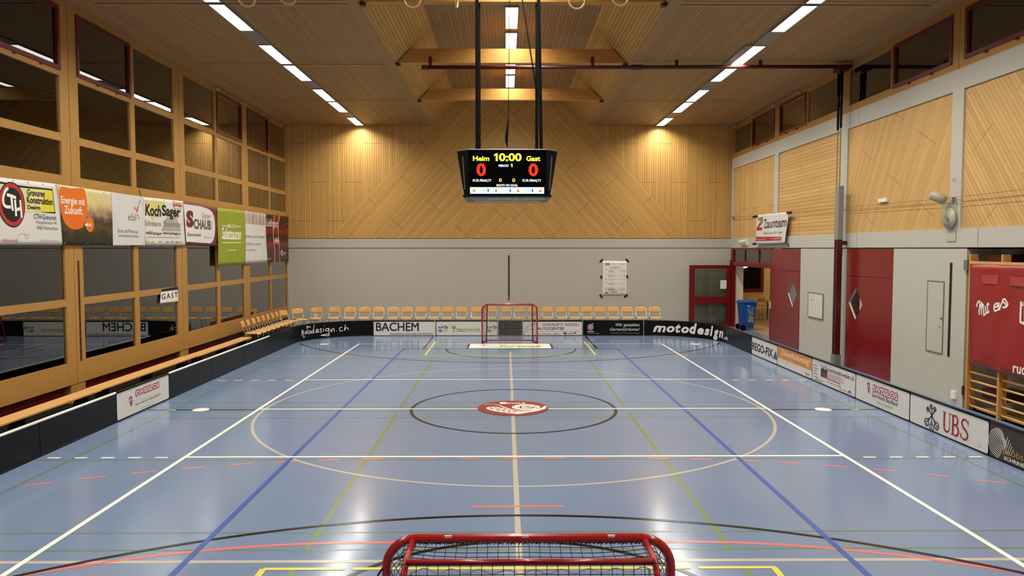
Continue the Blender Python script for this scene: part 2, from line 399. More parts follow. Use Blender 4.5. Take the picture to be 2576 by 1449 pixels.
# ---- left wall: full-height wooden window modules
J = [-13.0, -8.45, -3.9, .65, 5.2, 9.77, 14.0]
ROWS = [(.75, 1.78), (1.91, 3.85), (4.12, 4.72), (4.86, 5.87), (6.0, 7.06)]
for i in range(6):
    a, b = J[i], J[i + 1]
    g_ = .007
    c1, c2 = a + .29, a + 2.215
    d1, d2 = a + 2.395, b - .28
    if i == 5: c1, c2, d1, d2 = 10.0, 12.0, 12.13, 13.93
    t = thing('window_%d' % (i + 1), ['window bay far behind the camera', 'window bay behind the camera', 'window bay under the first sponsor banner', 'second window bay with the guest sign',
              'third window bay behind the green banner', 'last window bay by the far end wall'][i], None, (-8, a, 0), None, 'structure')
    m = MB()
    for y0, y1 in ((a + g_, c1), (c2, d1), (d2, min(b - g_, 14))): m.box((-8.13, y0, .35), (-8.0, y1, 7.24), FRAME_V)
    zr = [.35] + [z for r in ROWS for z in r] + [7.24]
    for k in range(0, len(zr), 2):
        for y0, y1 in ((c1, c2), (d1, d2)): m.box((-8.128, y0, zr[k]), (-8.002, y1, zr[k + 1]), FRAME_H)
    m.build('frame', None, t)
    red_col = (i % 2 == 0)            # which column carries the opening sash
    for r, (z0, z1) in enumerate(ROWS):
        for ci, (y0, y1) in enumerate(((c1, c2), (d1, d2))):
            if r == 4 and (ci == 1) == red_col:
                s_ = MB(); s_.frame('x', -8.07, y0 - .03, z0 - .035, y1 + .03, z1 + .03, .075, .09, RED_S); sash = s_.build('opening_sash', None, t)
                MB().box((-8.03, y0 + .03, z0 + .03), (-8.024, y1 - .03, z1 - .03)).build('pane', GLASS, sash)
                for yk in (.35, .72):
                    MB().box((-8.0, y0 + (y1 - y0) * yk - .03, z0 - .06), (-7.97, y0 + (y1 - y0) * yk + .03, z0 - .05)).build('latch', RED_D, sash)
            else:
                MB().box((-8.04, y0 - .01, z0 - .01), (-8.033, y1 + .01, z1 + .01)).build('pane', GLASS, t)
m = MB(); m.box((-8.3, YB, 0), (-8.14, YE, .36), mat('red_plinth', '#6d1412', .4)); m.box((-8.3, YB, 7.22), (-8.0, YE, 7.4), FRAME_H)
m.box((-8.3, YB, .35), (-8.14, -13.0, 7.24), FRAME_H)
struct(m.build('wall_left'), 'dark red plinth below the tall windows')
m = MB()
for a in J[:-1]:
    m.box((-8.2, a - .19, 0), (-8.01, a + .27, .35))
MB().box((-8.14, YB, .0), (-6.85, YE, .004)).build('bench_shade_strip', mat('painted_floor_shade', '#140808', .9, spec=.2), None, kind='structure')  # no real edging: dark strip paints the shade under benches and chairs
m.build('trim_1', FRAME_V, None, kind='structure')
for lab, ya in (('dark red slot rail in the window post beside the guest bench', .78), ('dark red slot rail in the window post behind the near bench', -3.77)):
    tag(MB().box((-8.0, ya - .022, .75), (-7.992, ya + .022, 2.6)).build('slot_rail', RED_D), lab, 'rail', 'anchor slot rails')
# ---- right wall
XW = 8.0
m = MB()
def yb(y0, y1, z0, z1, mt, x=XW, th=.3): m.box((x, y0, z0), (x + th, y1, z1), mt)
yb(YB, 14.0, 5.66, 6.04, GREY); yb(YB, 14.0, 2.84, 3.18, GREY)
yb(YB, 14.0, 2.815, 2.845, GREY_D, XW + .02)
PJ = [14.0, 9.56, 5.03, .5, -4.05, -8.6, -13.1]
for k, y in enumerate(PJ):
    w = .17 if 0 < k else .25
    yb(y - w, min(y + (.17 if k else 0), 14), 3.18, 5.66, GREY)
for k in range(6):
    mt = [PAN_V, PAN_H, PAN_A, PAN_B, PAN_A, PAN_B][k]
    yb(PJ[k + 1] + .17, PJ[k] - (.25 if k == 0 else .17), 3.18, 5.66, mt, XW + .035)
yb(5.32, 7.56, 0, 2.815, GREY); yb(4.76, 4.98, 0, 2.815, GREY); yb(4.98, 5.32, 0, 2.815, GREY, XW + .12)
yb(.12, 2.6, 0, 2.815, GREY)
yb(-6.0, .12, 0, 2.815, GREY, XW + .6)     # back of the wall-bar recess
m.box((XW, .10, 0), (XW + .6, .12, 2.815), GREY); m.box((XW, -6.02, 0), (XW + .7, -6.0, 2.815), GREY); m.box((XW + .02, -6, 2.815), (XW + .7, .12, 2.84), GREY)
yb(YB, -6.02, 0, 2.815, GREY)
m.box((XW + .0, -6.0, -.1), (XW + .7, .12, 0), FLOOR)
m.box((XW, YB, -.1), (XW + .3, 14.2, 0), FLOOR)
yb(7.56, 7.6, 2.2, 2.815, RED)
wall_right = struct(m.build('wall_right'), 'grey concrete wall with slatted wooden panels above')
# vertical hairline joints of the concrete
m = MB()
for y, z0, z1 in ((4.3, 5.68, 6.03), (4.25, 2.85, 3.17), (-.2, 2.85, 3.17)): m.box((XW - .002, y - .004, z0), (XW + .01, y + .004, z1))
m.build('joint', GREY_D, wall_right)
# clerestory windows on the right wall
RJ = [14.0, 9.53, 5.03, .51, -4.02, -8.55, -13.1]
for i in range(6):
    b, a = RJ[i], RJ[i + 1]
    p1, p2 = b - .2, b - 2.13
    q1, q2 = b - 2.25, a + .23
    if i == 0: p1, p2, q1, q2 = 13.78, 11.95, 11.8, 9.79
    t = thing('window_%d' % (i + 7), ['clerestory window nearest the far end wall', 'clerestory window just past the equipment post', 'clerestory window nearest the equipment post on the near side',
              'clerestory window cut by the picture edge', 'clerestory window beside the camera', 'clerestory window behind the camera'][i], None, (8, a, 6), None, 'structure')
    m = MB()
    for y0, y1 in ((p1, b - .006), (q1, p2), (a + .006, q2)): m.box((8.0, y0, 6.04), (8.13, y1, 7.24), FRAME_V)
    for y0, y1 in ((p2, p1), (q2, q1)): m.box((8.002, y0, 6.04), (8.128, y1, 6.2), FRAME_H); m.box((8.002, y0, 7.03), (8.128, y1, 7.24), FRAME_H)
    m.build('frame', None, t)
    for ci, (y0, y1) in enumerate(((p2, p1), (q2, q1))):
        red = (ci == 1) == (i % 2 == 0)
        if red:
            sash = MB().frame('x', 7.98, y0 - .03, 6.165, y1 + .03, 7.06, .075, .09, RED_S).build('opening_sash', None, t)
            MB().box((8.024, y0 + .03, 6.22), (8.03, y1 - .03, 7.0)).build('pane', GLASS, sash)
            for yk in (.3, .7):
                MB().box((7.95, y0 + (y1 - y0) * yk - .03, 6.135), (8.0, y0 + (y1 - y0) * yk + .03, 6.16)).build('latch', RED_D, sash)
        else: MB().box((8.03, y0 - .01, 6.19), (8.037, y1 + .01, 7.04)).build('pane', GLASS, t)
MB().box((8.0, YB, 7.22), (8.3, YE, 7.4)).build('trim_2', FRAME_H, None, kind='structure')
# ---- window opener rods
for nm, x, y0, y1, lab in (('window_opener', -7.94, 7.6, 13.3, 'thin grey opener rod along the window heads'), ('window_opener', 7.93, 7.9, 13.6, 'thin grey opener rod along the clerestory heads')):
    t = thing(nm, lab, 'opener rod', (x, y0, 7.1), 'window opener rods')
    MB().tube([(x, y0, 7.13), (x, y1, 7.13)], .012, 6).build('rod', STEEL, t)
    for k in range(4):
        y = y0 + (y1 - y0) * k / 3; sx_ = -1 if x < 0 else 1
        m = MB(); m.box((x - .02, y - .025, 7.105), (x + .068, y + .025, 7.155)) if sx_ > 0 else m.box((x - .06, y - .025, 7.105), (x + .02, y + .025, 7.155))
        m.build('bracket', mat('pale_plastic', '#cfc9bd', .5), t)
# ---- red doors of the right wall
def diamond(z, y, ry=.345, rz=.37): return [(y, z + rz), (y - ry, z), (y, z - rz), (y + ry, z)]
def red_wall_door(nm, y0, y1, dy0, dy1, lab, yc, floor_z=0):
    t = thing(nm, lab, None, (8.0, y0, 0), None, 'structure')
    # panel with a diamond hole: built as a fan of quads around the hole
    D = diamond(1.54, yc); x = 8.0
    def plate(ya, yb_, za, zb, holes, mt, name, x0, x1):
        m = MB(); O = [(yb_, zb), (ya, zb), (ya, za), (yb_, za)]
        if holes:
            H = holes
            ring = [((yb_, zb), (ya, zb), H[1], H[0]), ]
            pts_o = [(yc, zb), (ya, zb), (ya, 1.54), (ya, za), (yc, za), (yb_, za), (yb_, 1.54), (yb_, zb)]
            mid = lambda p, q: ((p[0] + q[0]) / 2, (p[1] + q[1]) / 2)
            pts_i = [H[0], mid(H[0], H[1]), H[1], mid(H[1], H[2]), H[2], mid(H[2], H[3]), H[3], mid(H[3], H[0])]
            n = 8
            vs = [(x0, *p) for p in pts_o] + [(x0, *p) for p in pts_i] + [(x1, *p) for p in pts_i] + [(x1, *p) for p in pts_o]
            fs = [(i, (i + 1) % n, n + (i + 1) % n, n + i) for i in range(n)] + [(n + i, n + (i + 1) % n, 2 * n + (i + 1) % n, 2 * n + i) for i in range(n)] + [(i, (i + 1) % n, 3 * n + (i + 1) % n, 3 * n + i) for i in range(n)]
            m.add(vs, fs, mt)
        else: m.box((x0, ya, za), (x1, yb_, zb), mt)
        return m.build(name, None, t)
    plate(y0, y1, 2.186, 2.81, None, RED, 'upper_panel', 8.0, 8.06)
    if dy1 < y1: plate(dy1 + .006, y1, 0, 2.18, None, RED, 'side_panel', 8.0, 8.06)
    if dy0 > y0: plate(y0, dy0 - .006, 0, 2.18, None, RED, 'side_panel', 8.0, 8.06)
    leaf = plate(dy0, dy1, .01, 2.176, D, RED, 'door_leaf', 8.002, 8.062)
    m = MB(); k = [(8.022, *p) for p in D]; m.add(k, [(0, 1, 2, 3)]); m.build('diamond_pane', MATS.get('diamond_glass') or glass('diamond_glass', 3.2), leaf)
    m = MB(); e = .025
    D2 = diamond(1.54, yc, .345 - e, .37 - e)
    vs = [(7.998, *p) for p in D] + [(8.018, *p) for p in D2]
    m.add(vs, [(i, (i + 1) % 4, 4 + (i + 1) % 4, 4 + i) for i in range(4)]); m.build('glazing_bead', mat('bead_steel', '#b9b4a8', .3, metal=.6), leaf)
    MB().box((8.3, y0, 0), (8.35, y1, 2.81)).build('backing', mat('store_room_shade', '#6a6a60', .7), t)
    return t
red_wall_door('door_2', 7.6, 9.79, 7.6, 8.67, 'red wooden door with diamond window beside the open foyer doorway', 8.1)
red_wall_door('door_3', 2.61, 4.75, 3.72, 4.75, 'red wooden door with diamond window in front of the equipment post', 4.26)
# ---- foyer doorway (door_1), transom and open leaf
t = thing('door_1', 'open red-framed glazed doorway into the foyer', None, (8.0, 9.8, 0), None, 'structure')
m = MB()
m.box((8.0, 13.78, 0), (8.12, 14.0, 2.81)); m.box((8.0, 9.79, 0), (8.12, 9.93, 2.81)); m.box((8.0, 9.93, 2.2), (8.12, 13.78, 2.36)); m.box((8.0, 9.93, 2.77), (8.12, 13.78, 2.83))
for y in (12.52, 11.1): m.box((8.02, y - .045, 2.36), (8.1, y + .045, 2.77))
m.build('frame', mat('red_door_frame', '#6f1013', .3), t)
for y0, y1 in ((12.565, 13.78), (11.145, 12.475), (9.93, 11.055)): MB().box((8.05, y0, 2.36), (8.056, y1, 2.77)).build('transom_pane', DGLASS, t)
m = MB(); m.box((7.975, 9.825, .98), (8.0, 9.865, 1.2), mat('lock_plate', '#d8d5cc', .35)); m.build('lock_plate', None, t)
DR = mat('red_door_frame', '#6f1013', .3)
t = thing('door_leaf', 'open red framed glass door leaf standing against the far end wall', 'door', (6.47, 13.82, 0))
m = MB(); x0, x1 = 6.47, 7.95; ya, y2 = 13.82, 13.88
m.box((x0, ya, .0), (x0 + .19, y2, 2.22)); m.box((x1 - .13, ya, 0), (x1, y2, 2.22)); m.box((x0 + .19, ya, 2.09), (x1 - .13, y2, 2.22)); m.box((x0 + .19, ya, .82), (x1 - .13, y2, 1.08)); m.box((x0 + .19, ya, 0), (x1 - .13, y2, .14))
m.build('leaf_frame', DR, t)
FROST = mat('reflecting_leaf_glass', '#7f8a82', .12, spec=.8)
for z0, z1 in ((1.08, 2.09), (.14, .82)): MB().box((x0 + .19, ya + .025, z0), (x1 - .13, ya + .032, z1)).build('pane', glass('leaf_glass', 1.6, (.84, .88, .84, 1)) if z0 > 1 else MATS['leaf_glass'], t)
tag(MB().box((7.58, 13.8, 1.37), (7.8, 13.818, 1.68)).build('paper_sheet', WHITE), 'white paper sheet stuck inside the open glass door leaf', 'paper')
MB().box((7.95, 13.84, 0), (8.0, 13.98, 2.4)).build('trim_3', DR, None, kind='structure')
# ---- foyer behind the doorway
CREAM = mat('foyer_cream_wall', '#d9c08c', .7); TAN = mat('foyer_floor', '#9c8a68', .35, noise=.04)
m = MB(); m.box((8.3, 6.5, -.1), (17, 24, 0)); struct(m.build('floor_foyer', TAN), 'tan foyer floor beyond the doorway')
m = MB(); m.box((8.3, 6.5, 2.9), (17, 24, 3.0)); struct(m.build('ceiling_foyer', CREAM), 'foyer ceiling')
m = MB(); m.box((8.0, 14.2, 0), (8.3, 22.1, 2.9), WHITE); m.box((8.3, 22.0, 0), (17, 22.2, .78), CREAM); m.box((11.95, 22.0, .78), (17, 22.2, 2.9), CREAM); m.box((8.3, 22.0, .78), (10.4, 22.2, 2.9), CREAM)
m.box((16.9, 6.5, 0), (17, 22, 2.9), CREAM); m.box((8.3, 6.4, 0), (17, 6.5, 2.9), CREAM); m.box((8.12, 13.85, 0), (8.42, 14.2, 2.9), mat('foyer_white_wall', '#d8d3c4', .7))
m.box((8.3, 6.5, 0), (8.36, 9.86, 2.9), CREAM)
struct(m.build('wall_foyer'), 'cream foyer walls')
t = thing('window_13', 'red framed dark foyer window', None, (10.4, 22, .78), None, 'structure')
m = MB(); m.frame('y', 21.93, 10.4, .78, 11.95, 2.9, .15, .1, DR); m.box((10.4, 21.93, 2.02), (11.95, 22.03, 2.16), DR); m.build('frame', None, t)
MB().box((10.5, 21.99, .9), (11.9, 22.0, 2.85)).build('pane', mat('night_pane', '#14120d', .1), t)
# foyer bowl lamp, then added fill lights
EM = mat('lamp_globe', '#fff1cf', .4, emit=(1, .82, .5, 1), estr=3.0)
def foyer_lamp(x, y, z, lab):
    t = thing('foyer_lamp', lab, 'lamp', (x, y, z), 'foyer lamps')
    MB().lathe([(.03, -.11), (.12, -.08), (.2, 0), (.21, .05), (.16, .09)], (x, y, z), 2, 20).build('glass_bowl', EM, t, True)
    m = MB(); m.tube([(x, y, z - .36), (x, y, z - .1)], .025, 8); m.box((x - .06, y - .06, z - .22), (x + .06, y + .06, z - .16)); m.tube([(x, y, z + .08), (x, y, 2.9)], .012, 6); m.build('bracket', BLACK, t)
foyer_lamp(9.45, 17.0, 2.14, 'lit bowl lamp in the foyer seen through the open doorway')
for x, y, w in ((13.5, 17.0, 75), (10.6, 12.6, 45), (13.2, 21.2, 25)):  # unseen area lights added to brighten the foyer, no fixtures
    ld = bpy.data.lights.new('foyer_fill_light', 'AREA'); ld.energy = w; ld.color = (1, .8, .48); ld.size = 1.6
    o = bpy.data.objects.new('foyer_fill_light', ld); COL.objects.link(o); o.location = (x, y, 2.88)
# ---- gym ceiling lamps
DIFF = mat('lamp_diffuser', '#ffffff', .5, emit=(1, .97, .9, 1), estr=4.0)
TRAY = mat('lamp_tray', '#8b8880', .5, metal=.2)
def ceiling_lamp(x, y0, y1, z, lab, grp, cover=None, wide=0):
    t = thing('ceiling_lamp', lab, 'ceiling light', (x, (y0 + y1) / 2, z), grp)
    w = .135
    m = MB()
    for a, b, c, d in ((x - w - .02 - wide, y0 - .02, x - w, y1 + .02), (x + w, y0 - .02, x + w + .02, y1 + .02), (x - w, y0 - .02, x + w, y0), (x - w, y1, x + w, y1 + .02)):
        m.box((a, b, z - .03), (c, d, z + .02))
    m.build('housing', TRAY, t)
    MB().box((x - w, y0, z - .018), (x + w, y1, z + .0)).build('diffuser', DIFF, t)
    if cover:
        MB().box((x - w - .02, cover[0], z - .012), (x + w + .02, cover[1], z + .01)).build('blank_cover', TRAY, t)
    ld = bpy.data.lights.new('lamp_tubes', 'AREA'); ld.shape = 'RECTANGLE'; ld.size = .25; ld.size_y = y1 - y0 - .04; ld.energy = LAMP_W; ld.color = LAMP_COL; ld.spread = math.radians(150)
    o = bpy.data.objects.new('lamp_tubes', ld); COL.objects.link(o); o.parent = t; o.location = (0, 0, -.035)
PAIRS = [(-12.76, -11.13), (-10.06, -8.43), (-8.27, -6.64), (-5.57, -3.94), (-3.8, -2.17), (-1.12, .5), (.64, 2.25), (3.33, 4.96), (5.12, 6.75), (7.82, 9.45), (9.6, 11.25), (12.26, 13.83)]
for side, xs, nm in ((-1, -5.32, 'window side'), (1, 5.35, 'door side')):
    for i, (a, b) in enumerate(PAIRS):
        n = len(PAIRS) - 1 - i
        cov = (b + .02, PAIRS[i + 1][0] - .02) if i % 2 == 0 and i + 1 < len(PAIRS) else None
        ceiling_lamp(xs, a, b, ZC - .012, '%s lit strip lamp from the far end wall in the %s row' % (ORD[n], nm), 'strip lamps of the %s row' % nm, cov, .16 if (side > 0 and i == 7) else 0)
CP = [(-10.1, -8.5), (-5.6, -4.0), (-3.65, -2.0), (-1.1, .5), (.9, 2.45), (3.42, 5.0), (5.35, 6.97), (8.0, 9.63), (9.83, 11.49)]
for i, (a, b) in enumerate(CP):
    ceiling_lamp(0, a, b, ZT - .012, '%s lit strip lamp from the far end wall in the raised channel' % ORD[len(CP) - 1 - i], 'strip lamps of the raised channel', (b + .02, b + .3) if i in (8, 4) else None)
# ================================================================= FLOOR MARKINGS (painted on the floor)
_lz = [0.0004]
class Lines:
    def __init__(s): s.m = MB(); _lz[0] += .0002; s.z = _lz[0]
    def seg(s, x0, y0, x1, y1, w=.05):
        s.z += .000008; d = Vector((x1 - x0, y1 - y0)); d.normalize(); nx, ny = -d.y * w / 2, d.x * w / 2
        s.m.quad((x0 - nx, y0 - ny, s.z), (x1 - nx, y1 - ny, s.z), (x1 + nx, y1 + ny, s.z), (x0 + nx, y0 + ny, s.z)); return s
    def arc(s, cx, cy, r, a0, a1, w=.05, n=72, rx=1):
        s.z += .000008
        for i in range(n):
            a, b = math.radians(a0 + (a1 - a0) * i / n), math.radians(a0 + (a1 - a0) * (i + 1) / n)
            p = lambda q, rr: (cx + rx * rr * math.cos(q), cy + rr * math.sin(q), s.z)
            s.m.quad(p(a, r - w / 2), p(b, r - w / 2), p(b, r + w / 2), p(a, r + w / 2))
        return s
    def done(s, name, col):
        _lz[0] = s.z; return s.m.build(name, paint(col), floor)
L = Lines()
for x in (-5.95, 6.0): L.seg(x, -9, x, 7.4, .04)
for y in (-3.17, -5.74, -6.17, -.68, .56, -.16, .12): L.seg(-6.4, y, 6.4, y, .035)
for y in (3.16, 5.74, 6.17): L.seg(-6.4, y, 6.4, y, .03)
L.done('thin_green_court_lines', '#66806a')
L = Lines()
for x in (-2.0, 1.98): L.seg(x, 6.62, x, 10.9); L.seg(x, 5.84, x, .15); L.seg(x, -.35, x, -6.17); L.seg(x, -6.55, x, -9)
L.done('green_court_lines', '#71864f')
L = Lines(); L.seg(-6.4, -6.43, 6.4, -6.43, .06); L.seg(-6.4, 6.43, 6.4, 6.43, .05); L.seg(-.01, -9, -.02, 7.3, .06); L.arc(0, .06, 4.37, 0, 360, .048, 140)
L.done('beige_court_lines', '#b9b3a5')
L = Lines()
L.seg(-1.5, -6.0, 1.5, -6.0); L.arc(-1.5, -12, 6, 90, 130); L.arc(1.5, -12, 6, 50, 90); L.seg(-.5, -5.0, .5, -5.0)
L.done('red_court_lines', '#e3746c')
L = Lines()
for s_ in (-1, 1):
    for k in range(12):
        a = 92.0 if k == 0 else 0
        a0 = math.degrees((.28 + k * .57) / 9.0)
        if s_ < 0: L.arc(-1.5, -12.12, 9, 90 + a0, 90 + a0 + 1.8, .05, 3)
        else: L.arc(1.5, -12.12, 9, 90 - a0, 90 - a0 - 1.8, .05, 3)
for x in (-1.33, -.76, -.19, .38, .95): L.seg(x, -3.12, x + .28, -3.12)
L.done('red_dashed_court_lines', '#d98080')
L = Lines()
for s_ in (-1, 1):
    for k in range(10):
        a0 = math.degrees((.28 + k * .57) / 9.0)
        if s_ < 0: L.arc(-1.5, 12.2, 9, 270 - a0, 270 - a0 - 1.8, .04, 3)
        else: L.arc(1.5, 12.2, 9, 270 + a0, 270 + a0 + 1.8, .04, 3)
for x in (-1.33, -.76, -.19, .38, .95): L.seg(x, 3.2, x + .28, 3.2, .04)
L.seg(-1.5, 6.05, 1.5, 6.05, .04); L.arc(-1.5, 12.05, 6, 270, 232, .04); L.arc(1.5, 12.05, 6, 270, 308, .04)
L.done('faded_red_court_lines', '#b09aa4')
L = Lines()
L.seg(-6.4, -.04, -4.52, -.04, .05); L.seg(4.52, -.1, 6.4, -.1, .05)
L.arc(0, .03, 1.79, 0, 360, .055, 120); L.arc(0, -7.8, 1.82, 10, 170, .055); L.arc(0, -12.6, 7.32, 48, 132, .055, 120)
L.arc(0, 7.86, 1.8, 180, 360, .055); L.arc(0, 12.4, 7.06, 208, 332, .05, 120)
for x in (-2.46, 2.43): L.seg(x, 7.86, x, 10.95, .06)
L.seg(-3.05, 7.88, 3.05, 7.88, .05)
L.done('black_court_lines', '#141316')
L = Lines()
for x in (-3.02, 3.0): L.seg(x, 7.85, x, -9, .06)
L.done('blue_court_lines', '#3a5ea8')
L = Lines()
for x in (-2.27, 2.24): L.seg(x, 6.63, x, 8.1, .06); L.seg(x, 8.18, x, 9.57, .06); L.seg(x, -6.59, x, -9.5, .06)
L.seg(-2.27, 6.64, 2.24, 6.64, .04); L.seg(-2.27, -6.59, -1.55, -6.59, .05); L.seg(-1.48, -6.59, 1.5, -6.59, .05); L.seg(1.57, -6.59, 2.26, -6.59, .05)
L.done('yellow_goal_area_lines', '#ded25a')
L = Lines()
for x in (-4.475, 4.475): L.seg(x, -9.0, x, 9.0, .06)
for y in (8.975, 2.94, .0, -3.03): L.seg(-4.45, y, 4.45, y, .06)
L.seg(-2.25, 9.56, 2.22, 9.56, .03)
for y in (2.87, -3.06):
    for k in range(5):
        for s_ in (-1, 1): L.seg(s_ * (4.7 + .36 * k), y - (.05 if s_ > 0 else -.01), s_ * (4.87 + .36 * k), y - (.05 if s_ > 0 else -.01))
L.seg(-4.55, 9.24, -4.5, 9.28, .05); L.seg(4.5, 9.28, 4.55, 9.24, .05)
L.done('white_court_lines', '#f6f4ea')
L = Lines(); L.seg(-6.02, -.06, -5.9, -.06, .06); L.seg(5.93, -.13, 6.05, -.13, .06); L.seg(-6.0, 9.0, -5.92, 9.0, .07); L.done('pale_yellow_corner_marks', '#cfcf9a')
# stickers on the floor
def disc(x, y, r, lab, mt, name='floor_sticker', grp=None):
    m = MB(); m.lathe([(r, 0.0049), (r, 0.0057)], (x, y, 0), 2, 48); return tag(m.build(name, mt), lab, 'floor sticker', grp)
for x, y, lab in ((-5.47, -.05, 'white face-off dot on the floor near the window-side board'), (5.42, -.12, 'white face-off dot on the floor near the door-side board'),
                  (-5.5, 8.95, 'white face-off dot in the far corner on the window side'), (5.44, 8.86, 'white face-off dot in the far corner on the door side')):
    o = disc(x, y, .14, lab, mat('sticker_white', '#f1efe8', .3), grp='face-off dots')
    sg = Sign(lambda u, v, n: Vector((u, v, 0.0050 + n * .3)))
    for k in range(5): sg.rect(x - .08 + .03 * k, y - .03, x - .065 + .03 * k, y + .03 + .01 * (k % 2), ink('#c9c6bd'), 1, 1)
    m = sg.g.build('worn_print', None, o)
t = thing('floor_sticker', 'round dark red club sticker with white stick logo in the centre circle', 'floor sticker', (-.01, .05, 0))
m = MB(); m.lathe([(.625, 0.0049), (.625, 0.0057)], (-.01, .06, 0), 2, 64); m.build('disc', mat('sticker_red', '#8f2a2c', .3), t)
sg = Sign(lambda u, v, n: Vector((u, v, 0.0057 + n * .3)))
WI = ink('#f4f0e4', .3); RI = ink('#8f2a2c', .3)
sg.rect(-0.244,0.386,-0.132,0.548, WI, 1, 1).text('SCHAUB', -0.127,0.385,0.220,0.512, WI, .02)
sg.stroke(spline(pairs(-0.529,0.348,-0.353,0.355,-0.252,0.266,-0.135,0.054,0.010,-0.114,0.219,-0.161,0.367,-0.102,0.502,0.010,0.576,0.188), 8), [.02 + .0006 * i for i in range(65)], WI)
sg.ell(-0.030,-0.114,0.476,0.348, WI)
sg.stroke(pairs(0.295,0.190,0.129,0.192,0.126,0.021,0.306,0.020,0.376,0.143), .05, RI).stroke(pairs(0.211,0.128,0.309,0.112), .04, RI)
bl = spline(pairs(-0.486,0.019,-0.448,0.118,-0.317,0.148,-0.152,0.016,0.010,-0.189,0.202,-0.220,0.398,-0.118,0.553,0.048,0.566,-0.013,0.394,-0.222,0.198,-0.359,0.102,-0.437,-0.040,-0.393,-0.247,-0.282,-0.410,-0.133,-0.486,0.019), 6)
sg.poly(bl, WI)
for a, b in pairs(-0.397,0.056,-0.316,0.071,-0.233,0.024,-0.151,-0.045,-0.379,-0.036,-0.281,-0.059,-0.184,-0.128,-0.087,-0.158,-0.264,-0.157,-0.167,-0.232,-0.071,-0.277,0.009,-0.263): sg.ell(a - .035, b - .03, a + .035, b + .03, RI, 12)
for a, b in pairs(0.017,0.177,0.081,0.083,0.405,0.049,0.399,0.237): sg.ell(a - .015, b - .03, a + .015, b + .03, RI, 10)
sg.build(t)
t = thing('floor_mat', 'white goalmouth sticker with slanted green lettering before the far goal', 'floor sticker', (0, 8.45, 0))
MB().box((-1.19, 7.98, 0.0049), (1.15, 8.97, 0.0058)).build('sheet', mat('sticker_white', '#f1efe8', .3), t)
MB().box((-1.25, 7.98, 0.0048), (-1.19, 8.97, 0.0054)).build('tape_edge', ink('#3b3a36'), t); MB().box((1.15, 7.98, 0.0048), (1.21, 8.97, 0.0054)).build('tape_edge', ink('#3b3a36'), t)
sg = Sign(lambda u, v, n: Vector((u, v, 0.0058 + n * .3)))
GI = ink('#a9b64a', .3)
sg.poly(pairs(-0.884,8.625,-0.747,8.728,-0.747,8.546), ink('#1d1c1a')).stroke(pairs(-0.746,8.710,-0.364,8.760), .02, ink('#8d8f7c')).stroke(spline(pairs(-0.994,8.142,-0.643,8.164,-0.447,8.262,-0.561,8.432,-0.720,8.563), 6), .05, GI)
sg.text('Surttek', -0.423,8.137,0.977,8.678, GI, .03, .5)
sg.build(t)
# ================================================================= RINK BOARDS
BXL, BXR, BYE, BRC, BYS = -6.44, 6.43, 11.05, 2.05, 9.0
BL1, BA1 = 18.0, math.pi / 2 * 2.05
BL2 = (BXR - BRC) - (BXL + BRC)
def rink(s, off=0.0):
    """plan point at length s along the inner face of the boards; off = distance towards the court"""
    if s < BL1: return BXL + off, s - 9.0
    s -= BL1
    if s < BA1:
        a = s / BRC; r = BRC - off; return BXL + BRC - r * math.cos(a), BYS + r * math.sin(a)
    s -= BA1
    if s < BL2: return BXL + BRC + s, BYE - off
    s -= BL2
    if s < BA1:
        a = s / BRC; r = BRC - off; return BXR - BRC + r * math.sin(a), BYS + r * math.cos(a)
    s -= BA1
    return BXR - off, BYS - s
def bmap(s, z, n):
    x, y = rink(s, n); return Vector((x, y, z))
def board(s0, s1, lab, rail=BLACK, sheet=None, sheet_m=None, art=None, grp='floorball rink boards'):
    sm = (s0 + s1) / 2; x, y = rink(sm)
    t = thing('rink_board', lab, 'rink board', (x, y, 0), grp)
    straight = abs((Vector(rink(s0)) - Vector(rink(s1))).length - (s1 - s0)) < 1e-3
    n = 1 if straight else 14
    ss = [s0 + .006 + (s1 - s0 - .012) * i / n for i in range(n + 1)]
    m = MB(); vs = []
    for s in ss:
        for off, z in ((0, .012), (0, .485), (-.018, .485), (-.018, .012)):
            a, b = rink(s, off); vs.append((a, b, z))
    fs = [(4 * i + k, 4 * i + (k + 1) % 4, 4 * i + 4 + (k + 1) % 4, 4 * i + 4 + k) for i in range(n) for k in range(4)] + [(3, 2, 1, 0), tuple(4 * n + k for k in range(4))]
    m.add(vs, fs); m.build('board_panel', BLACK, t)
    MB().tube([(*rink(s, -.008), .488) for s in ss], .019, 10, closed=False).build('top_rail', rail, t, True)
    MB().tube([(*rink(s, -.004), .012) for s in ss], .011, 6).build('bottom_edge', BLACK, t, True)
    for k in (.12, .88):
        s = s0 + (s1 - s0) * k; m = MB()
        p = [rink(s - .02, -.02), rink(s + .02, -.02), rink(s + .02, -.26), rink(s - .02, -.26)]
        m.hexa([(*q, .0) for q in p], [(p[0][0], p[0][1], .38), (p[1][0], p[1][1], .38), (p[2][0], p[2][1], .03), (p[3][0], p[3][1], .03)]); m.build('support_foot', BLACK, t)
    if sheet:
        a0, z0, a1, z1 = sheet; c = .02
        k = [(a0 + c, z0), (a1 - c, z0), (a1, z0 + c), (a1, z1 - c), (a1 - c, z1), (a0 + c, z1), (a0, z1 - c), (a0, z0 + c)]
        m = MB(); m.hexa([bmap(a, z, .0005) for a, z in k], [bmap(a, z, .003) for a, z in k]); sh = m.build('advert_sheet', sheet_m or mat('advert_white', '#dedbd3', .35), t)
    else: sh = t
    if art:
        sg = Sign(lambda u, v, n_: bmap(u, v, n_ if not sheet else n_ + .001)); art(sg); sg.build(sh)
    return t
def sL(y): return y + 9.0
def sR(y): return BL1 + 2 * BA1 + BL2 + (9.0 - y)
def sE(x): return BL1 + BA1 + x - (BXL + BRC)
